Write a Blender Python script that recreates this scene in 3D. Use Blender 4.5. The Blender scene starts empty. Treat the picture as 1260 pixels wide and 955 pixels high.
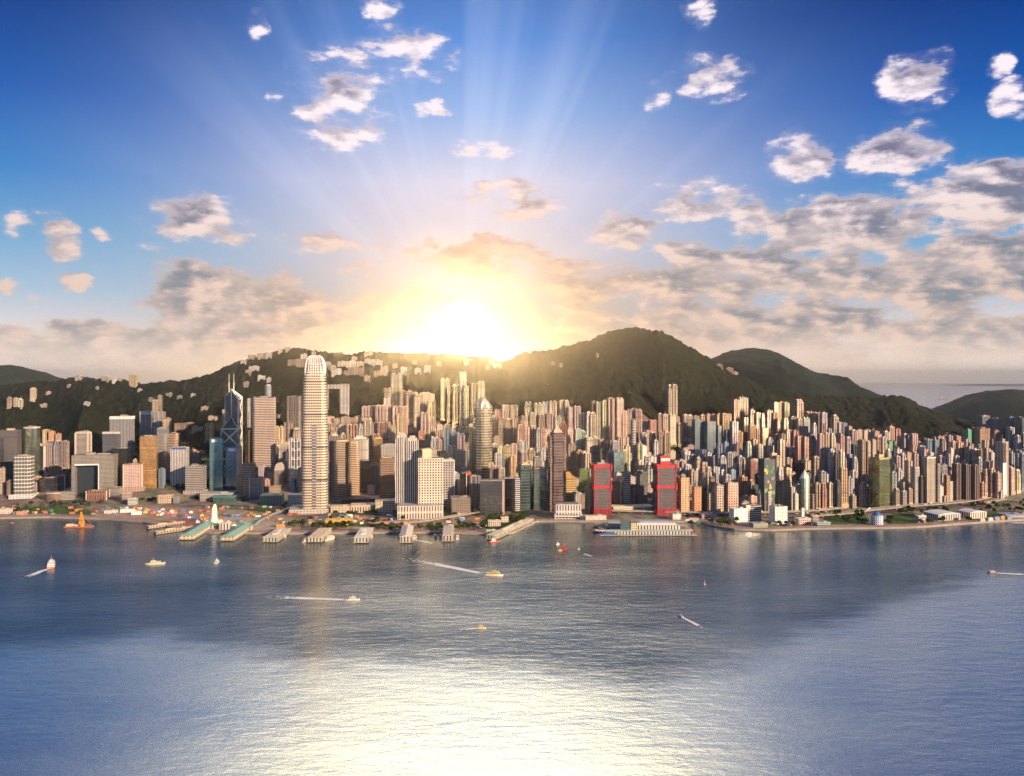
import bpy, math, random
import numpy as np
random.seed(7)
R = math.radians
sc = bpy.context.scene
W0, F, HOR, CH = 1260.0, 967.0, 462.0, 390.0     # photo width, focal length in photo pixels, horizon row, camera height (m)

# ------------------------------------------------------------------ camera
cd = bpy.data.cameras.new('camera')
cam = bpy.data.objects.new('camera', cd)
sc.collection.objects.link(cam)
cam.location = (0, 0, CH)
cam.rotation_euler = (R(90), 0, 0)
cd.sensor_width = 36.0
cd.lens = 36.0 * F / W0
cd.shift_y = -(477.5 - HOR) / W0
cd.clip_start = 1.0
cd.clip_end = 200000.0
sc.camera = cam

# ------------------------------------------------------------------ render settings
sc.render.engine = 'CYCLES'
cy = sc.cycles
cy.max_bounces = 5; cy.diffuse_bounces = 2; cy.glossy_bounces = 3; cy.transmission_bounces = 2
cy.volume_bounces = 0; cy.transparent_max_bounces = 6
cy.sample_clamp_indirect = 6.0; cy.sample_clamp_direct = 0.0
cy.caustics_reflective = False; cy.caustics_refractive = False
cy.use_denoising = True
cy.denoising_input_passes = 'RGB_ALBEDO_NORMAL'; cy.denoising_prefilter = 'NONE'
try: cy.denoiser = 'OPENIMAGEDENOISE'
except Exception: pass
vs = sc.view_settings
vs.view_transform = 'Standard'; vs.look = 'None'; vs.exposure = 0.8; vs.gamma = 1.0
vs.use_curve_mapping = False

def azel(px, py):
    u, v = (px - 630) / F, (HOR - py) / F
    return math.atan2(u, 1.0), math.atan2(v, math.hypot(1.0, u))

# ------------------------------------------------------------------ world: evening sky
world = bpy.data.worlds.new('World'); sc.world = world; world.use_nodes = True
class NT:
    def __init__(s, tree): s.t = tree; s.n = tree.nodes; s.l = tree.links
    def node(s, typ, ins=None, **kw):
        n = s.n.new(typ)
        for k, v in kw.items(): setattr(n, k, v)
        if ins:
            for k, v in ins.items():
                sock = n.inputs[k]
                if isinstance(v, bpy.types.NodeSocket): s.l.new(v, sock)
                else: sock.default_value = v
        return n
    def m(s, op, a, b=None, c=None, clamp=False):
        ins = {0: a}
        if b is not None: ins[1] = b
        if c is not None: ins[2] = c
        return s.node('ShaderNodeMath', ins, operation=op, use_clamp=clamp).outputs[0]
    def v(s, op, a, b=None, out=0):
        ins = {0: a}
        if b is not None: ins[1] = b
        return s.node('ShaderNodeVectorMath', ins, operation=op).outputs[out]
    def xyz(s, x, y, z=0.0): return s.node('ShaderNodeCombineXYZ', {0: x, 1: y, 2: z}).outputs[0]
    def sep(s, v):
        n = s.node('ShaderNodeSeparateXYZ', {0: v}); return n.outputs[0], n.outputs[1], n.outputs[2]
    def mixc(s, f, a, b, blend='MIX'):
        n = s.node('ShaderNodeMix', {}, data_type='RGBA', blend_type=blend)
        for i, v in ((0, f), (6, a), (7, b)):
            if isinstance(v, bpy.types.NodeSocket): s.l.new(v, n.inputs[i])
            else: n.inputs[i].default_value = v
        return n.outputs[2]
    def mixf(s, f, a, b):
        n = s.node('ShaderNodeMix', {}, data_type='FLOAT')
        for i, v in ((0, f), (2, a), (3, b)):
            if isinstance(v, bpy.types.NodeSocket): s.l.new(v, n.inputs[i])
            else: n.inputs[i].default_value = v
        return n.outputs[0]
    def noise(s, vec, scale, detail=3.0, rough=0.5, dim='3D', dist=0.0):
        n = s.node('ShaderNodeTexNoise', {'Scale': scale, 'Detail': detail, 'Roughness': rough, 'Distortion': dist}, noise_dimensions=dim)
        if dim == '1D': s.l.new(vec, n.inputs['W'])
        else: s.l.new(vec, n.inputs['Vector'])
        return n.outputs[0]
    def ss(s, x, lo, hi, a=0.0, b=1.0):
        return s.node('ShaderNodeMapRange', {0: x, 1: lo, 2: hi, 3: a, 4: b}, interpolation_type='SMOOTHSTEP').outputs[0]
    def lin(s, x, lo, hi, a=0.0, b=1.0):
        return s.node('ShaderNodeMapRange', {0: x, 1: lo, 2: hi, 3: a, 4: b}).outputs[0]
    def ramp(s, f, stops, interp='LINEAR'):
        n = s.node('ShaderNodeValToRGB', {0: f}); cr = n.color_ramp; cr.interpolation = interp
        while len(cr.elements) > 1: cr.elements.remove(cr.elements[-1])
        cr.elements[0].position = stops[0][0]; cr.elements[0].color = (*stops[0][1], 1)
        for p, c in stops[1:]:
            e = cr.elements.new(p); e.color = (*c, 1)
        return n.outputs[0]
def S(r, g, b):      # 8-bit sRGB to linear
    return tuple(((c / 255 / 12.92) if c <= 10 else ((c / 255 + 0.055) / 1.055) ** 2.4) for c in (r, g, b))
def S4(*c): return (*S(*c), 1.0)

SUN_AZ, SUN_EL = azel(570, 414)
wt = NT(world.node_tree); wt.n.clear()
dirv = wt.node('ShaderNodeTexCoord').outputs['Generated']
dx, dy, dz = wt.sep(dirv)
az = wt.m('MULTIPLY', wt.m('ARCTAN2', dx, dy), 180 / math.pi)                       # degrees, 0 = straight ahead, + to the right
el = wt.m('MULTIPLY', wt.m('ARCSINE', dz), 180 / math.pi)
# clear sky gradient by elevation: side sky and the paler sky above the sun
e01 = wt.lin(el, 0, 40)
side = wt.ramp(e01, [(0.0, S(236, 214, 200)), (0.06, S(216, 204, 200)), (0.14, S(150, 176, 198)), (0.22, S(98, 150, 188)), (0.32, S(38, 114, 178)), (0.44, S(2, 76, 154)), (0.58, S(0, 44, 114)), (0.68, S(0, 30, 88)), (0.80, S(8, 66, 138)), (1.0, S(40, 92, 148))])
mid = wt.ramp(e01, [(0.0, S(120, 92, 70)), (0.10, S(140, 124, 118)), (0.22, S(190, 180, 186)), (0.34, S(196, 192, 208)), (0.46, S(136, 164, 208)), (0.58, S(78, 126, 194)), (0.66, S(58, 104, 172)), (0.76, S(90, 130, 185)), (1.0, S(150, 160, 175))])
daz = wt.m('SUBTRACT', az, math.degrees(SUN_AZ) + 1.0)
wmid = wt.m('POWER', 2.718, wt.m('MULTIPLY', wt.m('MULTIPLY', daz, daz), -1 / (2 * 12.5 ** 2)))
sky = wt.mixc(wmid, side, mid)
# crepuscular rays fanning out from the sun
ddx = wt.m('SUBTRACT', az, math.degrees(SUN_AZ)); ddy = wt.m('SUBTRACT', el, math.degrees(SUN_EL))
ang = wt.m('ARCTAN2', ddx, ddy)
rad = wt.m('SQRT', wt.m('ADD', wt.m('MULTIPLY', ddx, ddx), wt.m('MULTIPLY', ddy, ddy)))
rayn = wt.noise(ang, 4.2, 2.5, 0.55, '1D')
rays = wt.m('MULTIPLY', wt.ss(rayn, 0.42, 0.68), wt.m('MULTIPLY', wt.ss(rad, 4, 12), wt.ss(rad, 34, 14)))
rays = wt.m('MULTIPLY', rays, wt.ss(wt.m('ABSOLUTE', ang), 1.35, 0.5))
sky = wt.mixc(wt.m('MULTIPLY', rays, 0.15), sky, S4(225, 228, 250))
# clouds: placed banks and puffs, eroded by noise
pv = wt.xyz(az, el, 0.0)
tos = wt.v('SCALE', wt.v('NORMALIZE', wt.xyz(wt.m('MULTIPLY', ddx, -1.0), wt.m('SUBTRACT', wt.m('MULTIPLY', ddy, -1.0), 4.0), 0)), None)
tos.node.inputs[3].default_value = 0.75
warp = wt.v('MULTIPLY', wt.v('SUBTRACT', wt.node('ShaderNodeTexNoise', {'Vector': pv, 'Scale': 0.8, 'Detail': 3.0}).outputs['Color'], (0.5, 0.5, 0.5)), (1.6, 1.0, 0))
pw = wt.v('ADD', pv, warp)
n1 = wt.m('MULTIPLY_ADD', wt.noise(wt.v('MULTIPLY', pv, (0.30, 0.68, 1)), 1.0, 8.0, 0.58), 1.8, -0.40)
n2 = wt.m('MULTIPLY_ADD', wt.noise(wt.v('MULTIPLY', wt.v('ADD', pv, tos), (0.30, 0.68, 1)), 1.0, 4.0, 0.5), 1.7, -0.35)
blobs = [  # px, py, half width, half height, strength
 (245,272,62,28,1.0),(72,300,25,28,1.0),(20,277,20,16,.8),(90,348,22,12,.8),(50,345,16,10,.6),(62,265,18,8,.6),(12,350,18,12,.7),(55,368,14,10,.6),(195,308,26,8,.6),
 (240,362,60,40,1.5),(325,380,66,42,1.35),(395,300,50,16,.8),(440,320,55,24,.5),(130,288,14,7,.5),
 (130,428,180,28,1.5),(20,420,60,22,1.2),(330,418,160,36,1.4),(480,380,80,36,.9),(590,318,80,24,1.2),(110,388,10,5,.7),
 (420,130,62,30,.84),(500,65,58,26,.88),(415,170,44,18,.9),(465,140,30,12,.8),(380,143,24,10,.7),(530,133,26,9,.85),(595,184,38,13,.9),(450,80,80,22,.74),(510,70,26,14,.7),
 (625,245,55,22,1.0),(655,258,36,10,.9),(355,75,9,7,.6),(315,27,14,16,.5),(340,123,12,9,.6),(470,8,24,14,.8),(862,12,18,18,.75),
 (882,100,40,20,1.0),(860,80,22,14,.7),(825,92,12,8,.6),(805,118,18,14,.45),(985,195,36,28,1.05),(1102,190,56,30,1.2),(1130,100,42,30,.95),(1100,92,24,14,.9),(1235,78,16,12,.8),(1243,122,24,20,.9),
 (762,284,48,22,1.05),(862,245,58,22,1.05),(925,268,40,24,1.0),(845,318,50,26,1.1),(860,302,12,8,.7),(905,302,10,6,.7),(1030,270,80,26,1.4),(1150,262,64,32,1.3),(1215,245,84,40,1.7),(1030,300,90,24,1.25),
 (700,350,52,30,1.1),(770,360,80,24,1.0),(900,345,150,40,1.1),(1060,350,170,48,1.2),(1220,330,130,50,1.3),(960,400,260,36,1.2),(1180,410,220,42,1.25),(740,395,120,26,.8),(1080,445,230,16,.6)]
def bank_mask(pvec, lim=0):
    msk = None
    for (bx, by, bw, bh, st) in blobs:
        if bw * bh < lim: continue
        a0, e0 = azel(bx, by)
        sx = math.degrees(bw / F) * math.cos(a0) ** 2; sy = math.degrees(bh / F) * math.cos(a0)
        q = wt.v('MULTIPLY', wt.v('SUBTRACT', pvec, (math.degrees(a0), math.degrees(e0), 0)), (1 / sx, 1 / sy, 0))
        g = wt.m('MULTIPLY_ADD', wt.v('DOT_PRODUCT', q, q, 1), -0.5 * st, st)          # paraboloid falling to 0 at r = 1.41
        msk = g if msk is None else wt.m('MAXIMUM', msk, g)
    return wt.m('MAXIMUM', msk, 0.0)
msk = bank_mask(pw); msk2 = bank_mask(wt.v('ADD', pw, tos), 500)
up = wt.m('MULTIPLY', wt.ss(el, 25.6, 28.5), wt.ss(wt.m('ABSOLUTE', daz), 36, 9, 0.2, 1.0))         # added glowing cloud deck above the view, brightens the water's reflection
msk = wt.m('MAXIMUM', wt.m('MAXIMUM', msk, wt.m('MULTIPLY', up, 0.9)), 0.0)
f1 = wt.m('ADD', wt.m('MULTIPLY', msk, 0.50), n1); f2 = wt.m('ADD', wt.m('MULTIPLY', msk2, 0.42), n2)
dens = wt.m('ADD', wt.m('MULTIPLY', wt.ss(f1, 0.72, 0.96), 0.82), wt.m('MULTIPLY', wt.ss(f1, 0.50, 0.92), 0.18))
dens = wt.m('MULTIPLY', wt.m('MULTIPLY', dens, wt.ss(msk, 0.02, 0.25)), wt.ss(el, -0.2, 3.2, 0.25, 1.0))
lit = wt.ss(wt.m('SUBTRACT', f1, f2), -0.10, 0.36)
thick = wt.ss(f1, 0.80, 1.15)
lowk = wt.ss(el, 17, 5)
shade = wt.mixc(lowk, S4(104, 100, 126), S4(116, 122, 130))
sunside = wt.mixc(lowk, S4(236, 222, 226), S4(212, 184, 168))
ccol = wt.mixc(wt.m('MULTIPLY', wt.m('SUBTRACT', 1.0, lit), wt.mixf(thick, 0.45, 1.0)), sunside, shade)
warm = wt.m('POWER', 2.718, wt.m('MULTIPLY', wt.m('MULTIPLY', rad, rad), -1 / (2 * 7.5 ** 2)))
ccol = wt.mixc(wt.m('MULTIPLY', warm, 0.85), ccol, (0.50, 0.30, 0.17, 1))
ccol = wt.mixc(up, ccol, wt.mixc(wmid, S4(176, 190, 204), (4.4, 3.5, 2.2, 1)))
sky = wt.mixc(wt.m('MULTIPLY', dens, 0.93), sky, ccol)
# low haze band on the horizon
sky = wt.mixc(wt.m('MULTIPLY', wt.ss(el, 4.5, -0.5), 0.6), sky, wt.mixc(wmid, S4(238, 214, 196), S4(190, 140, 90)))
# the glow and the veiled sun itself
r2 = wt.m('MULTIPLY', rad, rad)
glow = wt.m('MULTIPLY', wt.m('POWER', 2.718, wt.m('MULTIPLY', r2, -1 / (2 * 0.6 ** 2))), 1750.0)
halo = wt.m('MULTIPLY', wt.m('POWER', 2.718, wt.m('MULTIPLY', rad, -1 / 2.4)), 0.5)
halo2 = wt.m('MULTIPLY', wt.m('POWER', 2.718, wt.m('MULTIPLY', rad, -1 / 6.0)), 0.05)
sky = wt.mixc(1.0, sky, wt.v('SCALE', (1.0, 0.80, 0.47), None) if False else wt.node('ShaderNodeVectorMath', {0: (1.12, 0.66, 0.27), 3: glow}, operation='SCALE').outputs[0], 'ADD')
sky = wt.mixc(1.0, sky, wt.node('ShaderNodeVectorMath', {0: (1.0, 0.70, 0.34), 3: halo}, operation='SCALE').outputs[0], 'ADD')
sky = wt.mixc(1.0, sky, wt.node('ShaderNodeVectorMath', {0: (1.0, 0.88, 0.80), 3: halo2}, operation='SCALE').outputs[0], 'ADD')
# below the horizon: dull blue grey
sky = wt.mixc(wt.ss(el, -0.6, -3.0), sky, S4(70, 90, 115))
bg = wt.node('ShaderNodeBackground', {'Color': sky, 'Strength': 0.76})
# a faint physical daylight sky under it, its sun where the lamp is
SUN_DIR_AZ, SUN_DIR_EL = 129.0, 15.0         # compass-like: degrees clockwise from straight ahead; elevation
nish = wt.node('ShaderNodeTexSky', sky_type='NISHITA', sun_disc=False, sun_elevation=R(SUN_DIR_EL), sun_rotation=R(SUN_DIR_AZ), altitude=400.0)
bg2 = wt.node('ShaderNodeBackground', {'Color': nish.outputs[0], 'Strength': 0.0004})
outw = wt.node('ShaderNodeOutputWorld', {'Surface': wt.node('ShaderNodeAddShader', {0: bg.outputs[0], 1: bg2.outputs[0]}).outputs[0]})
world.cycles.sampling_method = 'MANUAL'; world.cycles.sample_map_resolution = 2048

# ------------------------------------------------------------------ sun lamp: low, from the right and a little behind the camera
sl = bpy.data.lights.new('sun', 'SUN'); sun = bpy.data.objects.new('sun', sl); sc.collection.objects.link(sun)
sl.energy = 5.0; sl.angle = R(0.6); sl.color = (1.0, 0.71, 0.47)
sa, se = R(SUN_DIR_AZ), R(SUN_DIR_EL)
from mathutils import Vector
tosun = Vector((math.sin(sa) * math.cos(se), math.cos(sa) * math.cos(se), math.sin(se)))
sun.rotation_euler = tosun.to_track_quat('Z', 'Y').to_euler()
sun.location = (1500, -500, 1200)
# ------------------------------------------------------------------ placing: photo pixels to real places
def X_at(px, Y): return (px - 630) / F * Y
def ground_at(px, py, z=3.0):                # point of the plane z seen at a photo pixel
    Y = F * (CH - z) / (py - HOR)
    return X_at(px, Y), Y
def px_of(X, Y): return 630 + F * X / Y
def py_of(Y, Z): return HOR + F * (CH - Z) / Y

# ------------------------------------------------------------------ materials
MATS = {}
def new_mat(name):
    m = bpy.data.materials.new(name); m.use_nodes = True; t = NT(m.node_tree); t.n.clear(); MATS[name] = m
    return m, t
def finish(t, shader): t.node('ShaderNodeOutputMaterial', {'Surface': shader})
def plain(name, col, rough=0.7, metal=0.0, vary=0.18, scale=0.15, spec=0.4):
    m, t = new_mat(name)
    pos = t.node('ShaderNodeTexCoord').outputs['Object']
    n = t.noise(pos, scale, 4.0, 0.6)
    c = t.mixc(1.0, (*col, 1), t.node('ShaderNodeCombineXYZ', {0: t.lin(n, .3, .7, 1 - vary, 1 + vary), 1: t.lin(n, .3, .7, 1 - vary, 1 + vary), 2: t.lin(n, .3, .7, 1 - vary, 1 + vary)}).outputs[0], 'MULTIPLY')
    b = t.node('ShaderNodeBsdfPrincipled', {'Base Color': c, 'Roughness': rough, 'Metallic': metal, 'Specular IOR Level': spec})
    finish(t, b.outputs[0]); return m
def facade(name, bay=3.4, floor=3.1, wu=(0.2, 0.8), wv=(0.3, 0.82), glass=(0.035, 0.045, 0.06), curtain=0.22, glass_rough=0.12, wall_rough=0.75, metal=0.0, stripe=0.25, refuge=16.0, band=0.0, tint=False, groups=4.0, shades=0.35, recess_shade=0):
    """windowed wall: UV is metres along the wall / metres up; wall colour is the object's own colour"""
    m, t = new_mat(name)
    uv = t.node('ShaderNodeUVMap').outputs[0]
    u, v, _ = t.sep(uv)
    oi = t.node('ShaderNodeObjectInfo')
    col, rnd = oi.outputs['Color'], oi.outputs['Random']
    cu, cv = t.m('DIVIDE', u, bay), t.m('DIVIDE', v, floor)
    fu, fv = t.m('FRACT', cu), t.m('FRACT', cv)
    iu, iv = t.m('FLOOR', cu), t.m('FLOOR', cv)
    inu = t.m('MULTIPLY', t.m('GREATER_THAN', fu, wu[0]), t.m('LESS_THAN', fu, wu[1]))
    inv = t.m('MULTIPLY', t.m('GREATER_THAN', fv, wv[0]), t.m('LESS_THAN', fv, wv[1]))
    win = t.m('MULTIPLY', inu, inv)
    wn = t.node('ShaderNodeTexWhiteNoise', {'Vector': t.xyz(iu, iv, rnd)}, noise_dimensions='3D').outputs[0]
    gn = t.node('ShaderNodeTexWhiteNoise', {'Vector': t.xyz(t.m('FLOOR', t.m('DIVIDE', cu, groups)), 0.0, rnd)}, noise_dimensions='3D').outputs[0]
    fn = t.node('ShaderNodeTexWhiteNoise', {'Vector': t.xyz(t.m('FLOOR', t.m('DIVIDE', cv, 3.0)), 3.0, rnd)}, noise_dimensions='3D').outputs[0]
    pos = t.node('ShaderNodeTexCoord').outputs['Object']
    st = t.noise(t.v('MULTIPLY', pos, (0.09, 0.09, 0.018)), 1.0, 4.0, 0.65)
    k = t.m('MULTIPLY', t.lin(gn, 0, 1, 1 - stripe, 1 + stripe * 0.3), t.lin(st, .3, .7, 0.84, 1.1))
    k = t.m('MULTIPLY', k, t.lin(fn, 0, 1, 0.88, 1.06))
    if recess_shade: k = t.m('MULTIPLY', k, t.m('SUBTRACT', 1.0, t.m('MULTIPLY', t.m('LESS_THAN', t.m('FRACT', t.m('DIVIDE', cu, recess_shade)), 0.26), 0.42)))  # paints the shade of recessed bays as darker columns in the wall colour
    wall = t.mixc(1.0, col, t.xyz(k, k, k), 'MULTIPLY')
    if band:                                   # spandrel under each window row a little lighter
        wall = t.mixc(t.m('MULTIPLY', t.m('LESS_THAN', fv, 0.22), band), wall, S4(225, 220, 210))
    gl = t.mixc(t.m('MULTIPLY', t.m('GREATER_THAN', wn, 1 - shades), curtain * 3), (*glass, 1), (0.11, 0.10, 0.09, 1))
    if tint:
        kk = t.m('MULTIPLY', t.lin(wn, 0, 1, .6, 1.25), t.lin(t.noise(t.v('MULTIPLY', pos, (.05, .05, .02)), 1.0, 3.0, .6), .35, .65, .55, 1.25))  # coarse noise paints patchy reflections into the glass colour
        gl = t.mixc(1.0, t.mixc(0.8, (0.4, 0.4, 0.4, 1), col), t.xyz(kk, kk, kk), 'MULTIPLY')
    if refuge:
        rf = t.m('LESS_THAN', t.m('FRACT', t.m('ADD', t.m('DIVIDE', cv, refuge), t.m('MULTIPLY', rnd, 0.7))), 0.5 / refuge)
        wall = t.mixc(t.m('MULTIPLY', rf, 0.6), wall, (0.03, 0.028, 0.03, 1)); win = t.m('MULTIPLY', win, t.m('SUBTRACT', 1.0, rf))
    c = t.mixc(win, wall, gl)
    rg = t.mixf(win, wall_rough, glass_rough)
    b = t.node('ShaderNodeBsdfPrincipled', {'Base Color': c, 'Roughness': rg, 'Metallic': t.m('MULTIPLY', win, metal) if metal else 0.0, 'Specular IOR Level': t.mixf(win, 0.3, 0.8)})
    finish(t, b.outputs[0]); return m
facade('flats', bay=4.6, floor=4.2, wu=(0.16, 0.84), wv=(0.26, 0.86), shades=0.35, recess_shade=2.4)
facade('flats_fine', bay=3.6, floor=3.6, recess_shade=3.1, wu=(0.2, 0.8), wv=(0.28, 0.84), stripe=0.4, groups=3.0)
facade('balconies', bay=6.5, floor=4.4, recess_shade=1.9, wu=(0.2, 0.9), wv=(0.32, 0.95), stripe=0.3, groups=2.0)
facade('office', bay=1.8, floor=4.0, wu=(0.04, 0.97), wv=(0.42, 0.95), glass=(0.05, 0.06, 0.075), stripe=0.08, refuge=20)
facade('grid', bay=5.2, floor=4.6, wu=(0.24, 0.80), wv=(0.25, 0.78), glass=(0.03, 0.032, 0.036), stripe=0.05, refuge=0)
facade('fins', bay=4.8, floor=4.0, wu=(0.42, 1.0), wv=(0.0, 1.0), glass=(0.05, 0.055, 0.07), stripe=0.05, refuge=0)
facade('bands', bay=40.0, floor=5.6, wu=(0.0, 1.0), wv=(0.46, 1.0), glass=(0.06, 0.06, 0.07), stripe=0.04, refuge=0, shades=0.2)
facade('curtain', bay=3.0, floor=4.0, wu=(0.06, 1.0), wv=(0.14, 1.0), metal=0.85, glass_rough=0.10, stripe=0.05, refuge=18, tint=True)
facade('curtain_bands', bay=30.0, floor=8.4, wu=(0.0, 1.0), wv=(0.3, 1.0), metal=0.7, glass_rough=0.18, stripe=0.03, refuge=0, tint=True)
facade('store', bay=9.0, floor=6.0, wu=(0.3, 0.8), wv=(0.35, 0.7), stripe=0.1, refuge=0)
facade('tall_slots', bay=7.5, floor=20.0, wu=(0.35, 0.75), wv=(0.1, 0.85), stripe=0.1, refuge=0)
def tinted(name, rough=0.6, metal=0.0):
    m, t = new_mat(name); oi = t.node('ShaderNodeObjectInfo')
    pos = t.node('ShaderNodeTexCoord').outputs['Object']; n = t.noise(pos, 0.12, 4.0, 0.6); k = t.lin(n, .3, .7, .8, 1.12)
    finish(t, t.node('ShaderNodeBsdfPrincipled', {'Base Color': t.mixc(1.0, oi.outputs['Color'], t.xyz(k, k, k), 'MULTIPLY'), 'Roughness': rough, 'Metallic': metal}).outputs[0]); return m
tinted('paint'); tinted('metal', 0.35, 0.8)
plain('roof', (0.16, 0.145, 0.13), 0.9, vary=0.45, scale=0.12)
plain('roof_light', (0.42, 0.40, 0.37), 0.85, vary=0.25, scale=0.1)
plain('concrete', (0.34, 0.31, 0.27), 0.85, vary=0.2, scale=0.08)
plain('asphalt', (0.055, 0.054, 0.055), 0.9, vary=0.25)
plain('deck', (0.36, 0.31, 0.25), 0.8, vary=0.15, scale=0.03)
plain('promenade', (0.34, 0.22, 0.17), 0.85, vary=0.3, scale=0.06)
plain('white', (0.78, 0.76, 0.72), 0.5, vary=0.05)
plain('dark', (0.03, 0.03, 0.034), 0.4, vary=0.2)
plain('bark', (0.09, 0.06, 0.04), 0.9)
plain('glassdark', (0.04, 0.05, 0.065), 0.1, 0.2, vary=0.2, scale=0.05, spec=0.9)
plain('green_roof', (0.10, 0.30, 0.24), 0.6, vary=0.2, scale=0.05)
plain('red', (0.45, 0.02, 0.03), 0.5, vary=0.12)
plain('gold', (0.75, 0.42, 0.12), 0.3, 0.6, vary=0.15)

def leafy(name, c1, c2, scale):
    m, t = new_mat(name)
    pos = t.node('ShaderNodeNewGeometry').outputs['Position']
    n = t.noise(pos, scale, 5.0, 0.65); n2 = t.noise(pos, scale * 0.07, 3.0, 0.5)
    c = t.mixc(t.ss(n, .35, .65), (*c1, 1), (*c2, 1)); k = t.lin(n2, .3, .7, .65, 1.3)
    c = t.mixc(1.0, c, t.xyz(k, k, t.m('MULTIPLY', k, 0.9)), 'MULTIPLY')
    finish(t, t.node('ShaderNodeBsdfPrincipled', {'Base Color': c, 'Roughness': 0.95, 'Specular IOR Level': 0.1}).outputs[0]); return m
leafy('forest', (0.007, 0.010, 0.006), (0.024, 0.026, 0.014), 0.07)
leafy('leaves', (0.030, 0.055, 0.018), (0.085, 0.12, 0.035), 0.25)
leafy('lawn', (0.05, 0.085, 0.025), (0.10, 0.14, 0.05), 0.06)
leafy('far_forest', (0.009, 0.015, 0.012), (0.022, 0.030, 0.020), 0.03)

# ------------------------------------------------------------------ mesh builder
class MB:
    def __init__(s): s.v = []; s.f = []; s.m = []; s.uv = []
    def face(s, idx, mat=0, uv=None):
        s.f.append(idx); s.m.append(mat); s.uv.extend(uv if uv else [(s.v[i][0], s.v[i][1]) for i in idx])
    def prism(s, poly, z0, z1, mat=0, cap=1, top=None, bottom=False, u0=0.0):
        """poly: counter-clockwise points; top: another polygon of the same length for a tapering shape; z1 may be a list"""
        n = len(poly); b = len(s.v); tp = top or poly
        zz = z1 if isinstance(z1, (list, tuple)) else [z1] * n
        s.v += [(x, y, z0) for x, y in poly] + [(x, y, z) for (x, y), z in zip(tp, zz)]
        u = u0
        for i in range(n):
            j = (i + 1) % n
            L = math.hypot(poly[j][0] - poly[i][0], poly[j][1] - poly[i][1])
            s.face((b + i, b + j, b + n + j, b + n + i), mat, [(u, z0), (u + L, z0), (u + L, zz[j]), (u, zz[i])])
            u += L
        if cap is not None: s.face(tuple(b + n + i for i in range(n)), cap)
        if bottom: s.face(tuple(b + i for i in reversed(range(n))), mat)
    def box(s, cx, cy, z0, z1, w, d, mat=0, cap=1, rot=0.0, bottom=False):
        c, q = math.cos(rot), math.sin(rot)
        P = [(-w / 2, -d / 2), (w / 2, -d / 2), (w / 2, d / 2), (-w / 2, d / 2)]
        s.prism([(cx + x * c - y * q, cy + x * q + y * c) for x, y in P], z0, z1, mat, cap, bottom=bottom)
    def cyl(s, cx, cy, z0, z1, r, mat=0, cap=1, n=12, r2=None):
        P = [(cx + r * math.cos(2 * math.pi * i / n), cy + r * math.sin(2 * math.pi * i / n)) for i in range(n)]
        r2 = r if r2 is None else r2
        T = [(cx + r2 * math.cos(2 * math.pi * i / n), cy + r2 * math.sin(2 * math.pi * i / n)) for i in range(n)]
        s.prism(P, z0, z1, mat, cap, top=T)
    def tube(s, a, b, r, mat=0, n=6):
        a, b = Vector(a), Vector(b); d = (b - a).normalized(); k = d.orthogonal().normalized(); l = d.cross(k); o = len(s.v)
        for p in (a, b):
            for i in range(n):
                t = 2 * math.pi * i / n; s.v.append(tuple(p + k * (r * math.cos(t)) + l * (r * math.sin(t))))
        for i in range(n):
            j = (i + 1) % n; s.face((o + i, o + j, o + n + j, o + n + i), mat)
        s.face(tuple(o + n + i for i in range(n)), mat); s.face(tuple(o + i for i in reversed(range(n))), mat)
    def pyramid(s, poly, z0, apex, mat=0):
        b = len(s.v); s.v += [(x, y, z0) for x, y in poly] + [apex]; n = len(poly)
        for i in range(n): s.face((b + i, b + (i + 1) % n, b + n), mat)
    def path(s, pts, width, z, thick, mat=0, side=None):
        """ribbon with thickness along pts [(x, y)] or [(x, y, z)]"""
        side = mat if side is None else side
        P = [Vector((p[0], p[1], p[2] if len(p) > 2 else z)) for p in pts]; b = len(s.v)
        for i, p in enumerate(P):
            d = (P[min(i + 1, len(P) - 1)] - P[max(i - 1, 0)]); d.z = 0; d.normalize(); nrm = Vector((-d.y, d.x, 0)) * (width / 2)
            for q in (p + nrm, p - nrm): s.v += [tuple(q), (q.x, q.y, q.z - thick)]
        for i in range(len(P) - 1):
            a = b + 4 * i; c = a + 4
            s.face((a, a + 2, c + 2, c), mat)
            s.face((a + 1, a, c, c + 1), side); s.face((a + 2, a + 3, c + 3, c + 2), side); s.face((a + 3, a + 1, c + 1, c + 3), side)
        s.face((b, b + 1, b + 3, b + 2), side); e = b + 4 * (len(P) - 1); s.face((e + 1, e, e + 2, e + 3), side)
    def mesh(s, name, mats):
        me = bpy.data.meshes.new(name); me.from_pydata(s.v, [], s.f)
        for m in mats: me.materials.append(MATS[m])
        me.polygons.foreach_set('material_index', s.m)
        uv = me.uv_layers.new(name='UVMap'); uv.data.foreach_set('uv', np.array(s.uv, dtype=np.float32).ravel())
        me.update(); return me
    def build(s, name, mats, parent=None, color=None, loc=None, rotz=None):
        o = bpy.data.objects.new(name, s.mesh(name, mats)); sc.collection.objects.link(o)
        if parent: o.parent = parent
        if color: o.color = (*color, 1)
        if loc is not None: o.location = loc
        if rotz is not None: o.rotation_euler = (0, 0, rotz)
        return o
def tag(o, label=None, cat=None, group=None, kind=None):
    if label: o['label'] = label
    if cat: o['category'] = cat
    if group: o['group'] = group
    if kind: o['kind'] = kind
    return o
def thing(name, label, cat, loc, rotz=0.0, group=None):
    o = bpy.data.objects.new(name, None); sc.collection.objects.link(o); o.location = loc; o.rotation_euler = (0, 0, rotz)
    o.empty_display_size = 5
    return tag(o, label, cat, group)
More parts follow.
